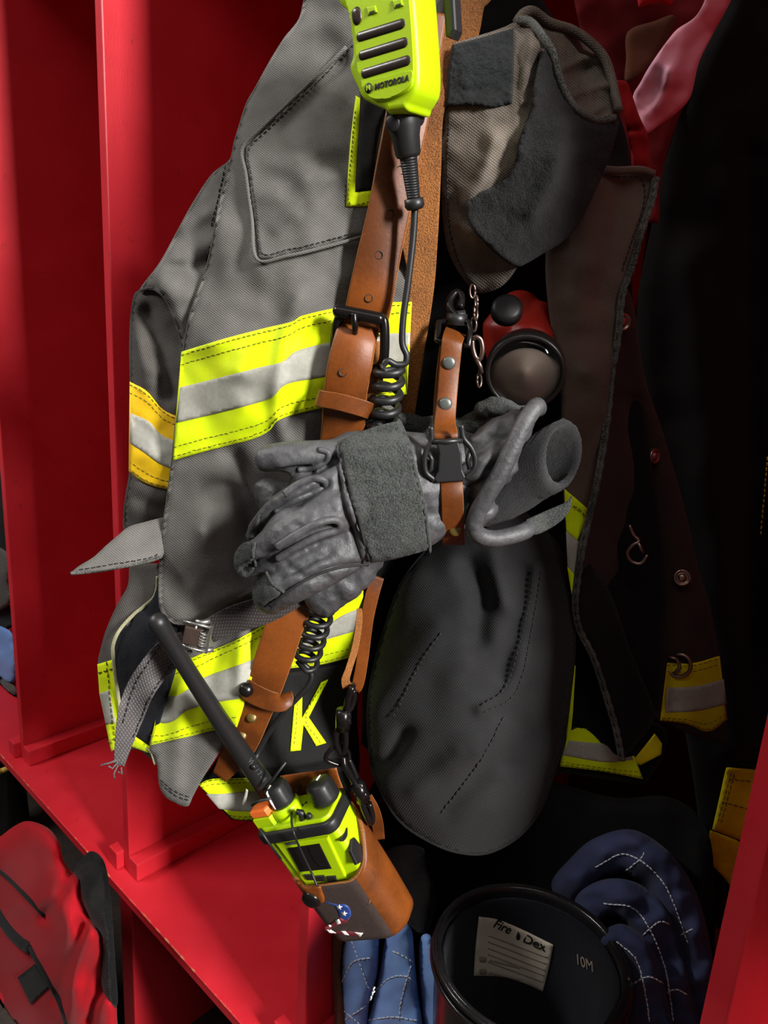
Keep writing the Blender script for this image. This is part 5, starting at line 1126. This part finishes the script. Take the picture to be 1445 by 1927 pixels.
# ================================================================ boots, trousers and things around the locker
def wz(px, py, z): return np.array(WA(px, py, 2, z))
ZB = .80
bl, br, bf = wz(823, 1752, ZB), wz(1184, 1846, ZB), wz(985, 1652, ZB)
bc = (bl + br) / 2; bx = (br - bl) / 2; by = bf - bc; by = by - bx * ((by @ bx) / (bx @ bx)); by = _n(by) * min(np.linalg.norm(bf - bc), .10)
boot = thing('fire_boot', 'black fire boot with beige label inside, standing open among blue-lined trousers', 'boot')
boot.location = Vector((bc[0], bc[1], SZ))
dz = lambda h: np.array([0, 0, h])
ring_loft('boot_shaft', [(bc - dz(ZB - SZ - .002), bx * .72, by * .72), (bc - dz(.22), bx * .82, by * .82), (bc - dz(.10), bx * .95, by * .95), (bc, bx, by)], M['boot'], boot, 64, .006, 0, .92)
P_ = [Vector(bc + bx * 1.0 * math.cos(a) + by * 1.0 * math.sin(a) - dz(.002)) for a in np.linspace(0, 2 * math.pi, 60)]
tubes('rim_binding', [P_], .0036, M['boot'], boot, 10)
P_ = [Vector(bc + bx * 1.025 * math.cos(a) + by * 1.025 * math.sin(a) - dz(.010)) for a in np.linspace(0, 2 * math.pi, 60)]
tubes('rim_binding', [P_], .0030, M['boot'], boot, 10)
lin = ring_loft('boot_liner', [(bc - dz(ZB - SZ - .01), bx * .66, by * .66), (bc - dz(.22), bx * .76, by * .76), (bc - dz(.10), bx * .88, by * .88), (bc - dz(.012), bx * .93, by * .93)], M['navy'], boot, 64, .004, .003, .9)
BS = SF(lin)
lab = patch('size_label', [(901, 1725, 1), (935, 1730), (980, 1748), (1041, 1778, 1), (1033, 1820), (1021, 1866, 1), (985, 1850), (940, 1838), (891, 1836, 1), (895, 1780)], Field([], base=BS, add=.003), M['label'], boot, thick=.0012, step=7)
LS = SF(lab)
def on_label(name, s_, px, py, rot, size, mat, par, shear=0): text(name, s_, surf_frame(px, py, LS, rot, .0008), size, mat, par, .0003, .0001, 'CENTER', shear)
Ls = wz(900, 1790, ZB)
for s_, px, py in (('Fire', 946, 1744), ('Dex', 1006, 1774)): on_label('lettering', s_, px, py, 24, .016, M['ink'], lab)
patch('flame_mark', [(971, 1763), (975, 1752, 1), (979, 1762), (977, 1769), (973, 1769)], Field([], base=LS, add=.0012), M['ink'], lab, thick=.0006, step=3)
M['faded_ink'] = plain('faded_brown_ink', srgb(140, 128, 116), 0.8)
for k in range(5):
    y0 = 1764 + k * 12; bar((918, y0 - 4 + (k == 4) * 2), (1030 - k * 2, y0 + 38 - (k > 2) * 2), 3.2, 'fine_print', Field([], base=LS, add=.0008), M['faded_ink'], lab, .0004)
for (x, y) in ((909, 1805), (909, 1828)):
    patch('care_symbol', [(x - 6, y - 5), (x + 6, y - 4), (x + 6, y + 6), (x - 6, y + 5)], Field([], base=LS, add=.0008), M['faded_ink'], lab, thick=.0004, step=4)
    bar((x + 12, y + 2), (x + 70, y + 16), 5, 'fine_print', Field([], base=LS, add=.0008), M['faded_ink'], lab, .0004)
px, py = 1102, 1812; text('size_mark', '10M', surf_frame(px, py, BS, 26, .002), .016, M['faded_ink'], boot, 0, .0003)
remesh('foot', [([Vector(bc - dz(ZB - SZ - .05) + by * .1), Vector(bc - dz(ZB - SZ - .05) + np.array([0, .05, 0])), Vector(bc - dz(ZB - SZ - .045) + np.array([0, .13, 0]))], np.array([.045, .047, .04]))], M['boot'], boot, .004, 4)

tr = thing('bunker_trousers', 'black firefighter trousers with quilted blue lining, pushed down round the open boot', 'trousers')
tr.location = Vector((bc[0], bc[1] + .05, SZ))
def TB(X):
    X = np.asarray(X, float); y = np.interp(X[:, 0], [640, 700, 850, 1000, 1340], [.60, .64, .74, .80, .80])
    r = ray(X[:, 0], X[:, 1]); p = C + r * ((y - C[1]) / r[:, 1])[:, None]
    return np.linalg.norm(W(X[:, 0], X[:, 1], np.zeros(len(X))) - C, axis=1) - np.linalg.norm(p - C, axis=1)
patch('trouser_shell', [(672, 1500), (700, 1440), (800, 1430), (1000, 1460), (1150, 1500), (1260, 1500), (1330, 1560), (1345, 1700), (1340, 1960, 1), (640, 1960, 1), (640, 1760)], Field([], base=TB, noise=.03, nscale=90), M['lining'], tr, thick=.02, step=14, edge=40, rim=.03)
def lobe(name, out, base, mat, puff, noise=.01, th=.02):
    f = Field([], base=base, noise=noise, nscale=45)
    o = patch(name, out, f, mat, tr, thick=th, step=7, puff=puff); return o
q1 = lobe('quilted_lining', [(642, 1768), (650, 1752), (700, 1745), (712, 1760), (712, 1800), (708, 1840), (694, 1890), (690, 1960, 1), (640, 1960, 1), (634, 1880)], PF(1, .60), M['quilt'], .03)
q2 = lobe('quilted_lining', [(724, 1770), (738, 1742), (760, 1734), (775, 1752), (780, 1800), (786, 1860), (800, 1960, 1), (676, 1960, 1), (700, 1890), (714, 1830)], PF(1, .61), M['quilt'], .035)
lobe('trouser_edge', [(618, 1762), (630, 1758), (644, 1766), (640, 1820), (646, 1890), (650, 1960, 1), (630, 1960, 1), (628, 1860), (622, 1800)], PF(1, .585), M['tan_cloth'], .008, .003, .01)
def drape(path, wid):
    c = cat_open(np.array(path, float), 5); t = np.gradient(c, axis=0); t /= np.linalg.norm(t, axis=1, keepdims=True); n = np.stack([-t[:, 1], t[:, 0]], 1)
    w_ = np.interp(np.linspace(0, 1, len(c)), np.linspace(0, 1, len(wid)), wid)[:, None] / 2
    return [tuple(p) for p in (c + n * w_)[::3]] + [tuple(p) for p in (c - n * w_)[::-3]]
q6b = lobe('quilted_lining', drape([(1050, 1700), (1110, 1630), (1180, 1602), (1252, 1660), (1296, 1770), (1322, 1960)], [60, 74, 84, 84, 78, 76]), PF(1, .77), M['quilt_shaded'], .03, .03)
q4 = lobe('quilted_lining', drape([(1080, 1740), (1140, 1690), (1205, 1712), (1250, 1810), (1276, 1960)], [60, 70, 78, 76, 84]), PF(1, .74), M['quilt_shaded'], .03, .03)
q3 = lobe('quilted_lining', drape([(1120, 1800), (1166, 1766), (1202, 1806), (1220, 1880), (1228, 1960)], [40, 56, 62, 70, 80]), PF(1, .70), M['quilt_shaded'], .03, .02)
q5 = lobe('quilted_lining', [(790, 1770), (810, 1760), (824, 1800), (850, 1860), (905, 1960, 1), (800, 1960, 1), (790, 1860)], PF(1, .62), M['quilt'], .02)
q6 = lobe('trouser_fold', [(720, 1610), (760, 1590), (800, 1600), (815, 1650), (820, 1700), (800, 1760), (760, 1740), (735, 1680)], PF(1, .63), M['lining'], .02)
for qq, lines in ((q1, [[(655, 1755), (672, 1800), (690, 1850), (700, 1870)], [(642, 1850), (665, 1810), (705, 1802)], [(638, 1895), (668, 1920), (680, 1930)], [(640, 1925), (690, 1890), (708, 1850)]]), (q2, [[(738, 1790), (760, 1800), (780, 1812)], [(776, 1808), (756, 1880), (750, 1927)], [(700, 1870), (735, 1840), (765, 1838), (782, 1850)], [(690, 1920), (740, 1914), (790, 1922)]]),
                  (q3, [[(1160, 1772), (1198, 1808), (1216, 1880), (1222, 1927)], [(1192, 1850), (1220, 1838), (1248, 1850)]]), (q4, [[(1136, 1700), (1200, 1716), (1248, 1810), (1268, 1927)], [(1210, 1760), (1240, 1735), (1262, 1740)], [(1240, 1880), (1270, 1862), (1300, 1876)]]), (q6b, [[(1120, 1632), (1180, 1608), (1250, 1664), (1296, 1780)], [(1176, 1640), (1206, 1616), (1214, 1596)], [(1280, 1760), (1310, 1745)]])):
    stitches('quilt_stitching', lines, SF(qq), M['thread_white'], qq, dash=7, gap=2, r=.0008, lift=.001)

clamp(tr, 2, lo=SZ + .002); clamp(tr, 0, lo=PX[2] + PT / 2 + .003, hi=PX[3] - PT / 2 - .003)

# garments hanging deeper in the locker
OG = lambda o, n=.012, s=110: Field([(1200, 0, o), (1440, 900, o), (1300, 1600, o)], noise=n, nscale=s)
bc2 = thing('black_coat', 'black turnout coat hanging at the far right with dim yellow hem band', 'coat')
bc2.location = WV(1380, 900, -.30)
KF2 = Field([(1372, 0, -.24), (1245, 330, -.27), (1300, 900, -.27), (1445, 900, -.30), (1345, 1600, -.31), (1500, 200, -.26), (1500, 1700, -.33)], folds=[([(1300, 500), (1340, 1000), (1380, 1400)], .02, 40), ([(1420, 300), (1420, 1200)], -.02, 30)], noise=.014, nscale=110)
ks = patch('coat_shell', [(1430, -190, 1), (1368, 5), (1338, 66), (1310, 130), (1286, 190), (1262, 270), (1244, 330), (1225, 430), (1200, 560), (1200, 720), (1220, 900), (1260, 1200), (1300, 1440), (1335, 1640), (1400, 1700), (1560, 1720, 1), (1560, -190, 1)], KF2, M['lining'], bc2, thick=.02, step=12, edge=30, rim=.02)
hb = patch('hem_band', [(1372, 1444, 1), (1366, 1446), (1356, 1490), (1340, 1561, 1), (1390, 1580), (1470, 1610, 1), (1500, 1480, 1), (1440, 1452)], Field([], base=KF2, add=.004), M['fluor_dull'], bc2, thick=.002, step=7)
stitches('stitching', [[(1376, 1455), (1348, 1556)], [(1382, 1457), (1354, 1558)], [(1372, 1466), (1440, 1474)], [(1360, 1510), (1440, 1530)]], Field([], base=KF2, add=.005), M['thread_black'], hb, lift=.001)
lb = patch('tattered_hem', [(1336, 1562, 1), (1390, 1582), (1470, 1612, 1), (1470, 1700), (1400, 1700), (1378, 1672), (1352, 1640), (1338, 1626), (1332, 1590)], Field([], base=KF2, add=.002, fine=.004), M['fluor_dull'], bc2, thick=.003, step=6)
stitches('trim_stitching', [[(1444, 860), (1438, 930), (1431, 1012)]], KF2, M['fluor_old'], ks, dash=6, gap=4, r=.0008, lift=.002)
clamp(bc2, 0, hi=PX[3] - PT / 2 - .003)
rg = thing('red_garment', 'red and pink cloth garment hanging behind the coat collar at the top right', 'garment')
rg.location = WV(1250, 150, -.2)
PKf = Field([(1323, 8, -.2), (1191, 180, -.17), (1215, 250, -.17), (1277, 208, -.2), (1340, 63, -.23), (1260, 130, -.16)], folds=[([(1225, 215), (1250, 170), (1262, 130)], .006, 12), ([(1290, 60), (1270, 130), (1240, 200)], .008, 14)], noise=.008, nscale=40)
patch('pink_lining', [(1370, -170, 1), (1323, 8), (1269, 60), (1225, 120), (1205, 155), (1191, 180), (1196, 205), (1202, 216), (1215, 251), (1241, 235), (1277, 209), (1300, 180), (1315, 118), (1342, 63), (1390, -30), (1440, -170, 1)], PKf, M['pink_cloth'], rg, thick=.006, step=7)
patch('red_strap', [(1150, 150, 1), (1178, 153), (1185, 168), (1192, 186), (1202, 216), (1217, 250), (1222, 285), (1226, 330, 1), (1190, 330, 1), (1186, 280), (1175, 225), (1160, 190)], Field([(1160, 160, -.14), (1192, 190, -.14), (1222, 285, -.15), (1200, 250, -.14)], folds=[([(1178, 244), (1200, 243), (1212, 240)], -.006, 5)], noise=.004, nscale=30), M['strap_red'], rg, thick=.005, step=6)
patch('inner_pocket', [(1181, 60), (1230, 40), (1272, 32), (1230, 115), (1200, 145), (1176, 155), (1178, 110)], -.235, M['tan_cloth'], rg, thick=.004, step=9)
patch('red_back', [(1040, -190, 1), (1420, -190, 1), (1340, 100), (1280, 215), (1245, 330), (1240, 420, 1), (1150, 420, 1), (1120, 200)], Field([(1060, 0, -.25), (1400, 0, -.28), (1240, 400, -.22), (1150, 400, -.22), (1240, 150, -.26)], noise=.01, nscale=60), M['maroon_cloth'], rg, thick=.006, step=10)
patch('red_fold', [(1190, -160, 1), (1300, -160, 1), (1268, -2), (1240, 4), (1212, 10), (1200, 4)], -.2, M['red_cloth'], rg, thick=.01, step=8)

nc = thing('turnout_coat', 'unseen dark coat added in the next locker to shade the right side', 'coat')  # out-of-view coat, added and shaped to shade the right of the opening
nc.location = (.13, .66, 1.5)
ring_loft('coat_shell', [(np.array([.15, y0 + .23, z]), np.array([rx, 0, 0]), np.array([0, .23, 0])) for z, y0, rx in ((.95, .50, .15), (1.3, .475, .15), (1.55, .45, .14), (1.75, .41, .14), (1.95, .385, .12))], M['grey_dark'], nc, 48, .006, .01, .3)

# under and beside the bench on the left
bgp = PF(1, .42)
bag2 = thing('duffel_bag', 'red nylon bag with black zips slumped under the bench at the lower left', 'bag')
bag2.location = Vector(WA(90, 1750, 1, .44)); bag2.location.z = 0
zz = lambda pts: [tuple([p[0] * .443, 1300 + p[1] * .443]) + tuple(p[2:]) for p in pts]
BG = Field([], base=bgp, noise=.03, nscale=70, folds=[(zz([(190, 960), (260, 860), (320, 760)]), -.03, 12), (zz([(240, 900), (300, 1050), (280, 1250)]), .04, 20), (zz([(400, 980), (330, 1150), (300, 1400)]), .04, 18), (zz([(350, 1000), (290, 1180), (250, 1300)]), -.04, 14), (zz([(440, 1240), (400, 1330), (380, 1400)]), -.04, 10)])
bb = patch('bag_body', zz([(-60, 660), (0, 620), (60, 575), (120, 553), (200, 580), (250, 640), (270, 720), (300, 765), (335, 790), (350, 880), (390, 980), (440, 1060), (447, 1240), (490, 1310), (500, 1416), (520, 1500, 1), (-60, 1500, 1)]), BG, M['bag_red'], bag2, thick=.10, step=7, edge=40, rim=.06, puff=.04)
BGS = SF(bb)
patch('black_panel', zz([(312, 770), (345, 715), (390, 680), (440, 720), (465, 830), (480, 1000), (490, 1150), (500, 1330), (470, 1330), (430, 1240), (440, 1060), (390, 980), (350, 885), (338, 800)]), Field([], base=bgp, noise=.04, nscale=50, add=.01), M['bag_black'], bag2, thick=.06, step=7, edge=24, rim=.03)
def bt(name, pts, r, mat, par, lift=.004):
    c = cat_open(np.array(zz(pts), float), 8); o = BGS(c); o = np.convolve(np.r_[[o[0]] * 3, o, [o[-1]] * 3], np.ones(7) / 7, 'valid') + lift
    return tubes(name, [W(c[:, 0], c[:, 1], o)], r, mat, par, 8)
bt('zip_cord', [(-30, 745), (30, 790), (100, 860), (190, 955)], .004, M['bag_black'], bag2)
bt('zip', [(-30, 900), (0, 945), (50, 1020), (100, 1070), (130, 1090)], .011, M['bag_black'], bag2, .002)
bt('zip_cord', [(128, 1085), (150, 1130), (190, 1200), (230, 1270), (262, 1340), (290, 1430)], .005, M['bag_black'], bag2)
patch('black_tab', zz([(74, 1218, 1), (150, 1158, 1), (218, 1252, 1), (130, 1332, 1)]), Field([], base=BGS, add=.012), M['bag_black'], bag2, thick=.006, step=6)
patch('white_corner', zz([(-40, 1320), (5, 1330), (22, 1416), (30, 1500, 1), (-40, 1500, 1)]), Field([], base=BGS, add=.02), M['label'], bag2, thick=.006, step=6)
clamp(bag2, 2, lo=.003); clamp(bag2, 1, hi=YF - .036)
b3 = thing('fire_boot', 'black boot with yellow rim under the bench at the left edge', 'boot')
bcx = np.array(WA(4, 1428, 1, .62)); b3.location = Vector((bcx[0], bcx[1], 0))
vx, vy = np.array([.052, -.02, 0]), np.array([.02, .052, .01])
ring_loft('boot_shaft', [(np.array([bcx[0], bcx[1], .02]), vx, vy), (bcx - dz(.12), vx * .95, vy * .95), (bcx, vx, vy)], M['boot'], b3, 40, .006, 0, .4)
M['rim_yellow'] = plain('yellow_rubber_rim', srgb(214, 176, 70), 0.5)
tubes('rim_binding', [[Vector(bcx + vx * math.cos(a) + vy * math.sin(a)) for a in np.linspace(0, 2 * math.pi, 40)]], .007, M['rim_yellow'], b3, 10)
hg = thing('folded_clothes', 'stack of grey and blue clothes just visible left of the first divider', 'clothes')
hg.location = Vector(WA(5, 1350, 1, .66))
for nm, out, m_, o_ in (('grey_cloth', [(-60, 1030), (10, 1036), (18, 1090), (16, 1140), (-60, 1150)], 'grey_dark', .64), ('black_cloth', [(-60, 1130), (18, 1138), (24, 1180), (-60, 1190)], 'lining', .66), ('blue_cloth', [(-60, 1175), (10, 1182), (28, 1210), (30, 1270), (14, 1290), (-60, 1300)], 'quilt', .64), ('grey_trouser', [(-60, 1285), (20, 1286), (34, 1320), (32, 1360), (10, 1376), (-60, 1390)], 'grey_dark', .63), ('dark_cloth', [(-60, 840), (12, 850), (16, 1040), (-60, 1050)], 'lining', .68)):
    patch(nm, out, Field([], base=PF(1, o_), noise=.03, nscale=40), M[m_], hg, thick=.06, step=7, edge=16, rim=.02)
clamp(hg, 2, lo=SZ + .002)
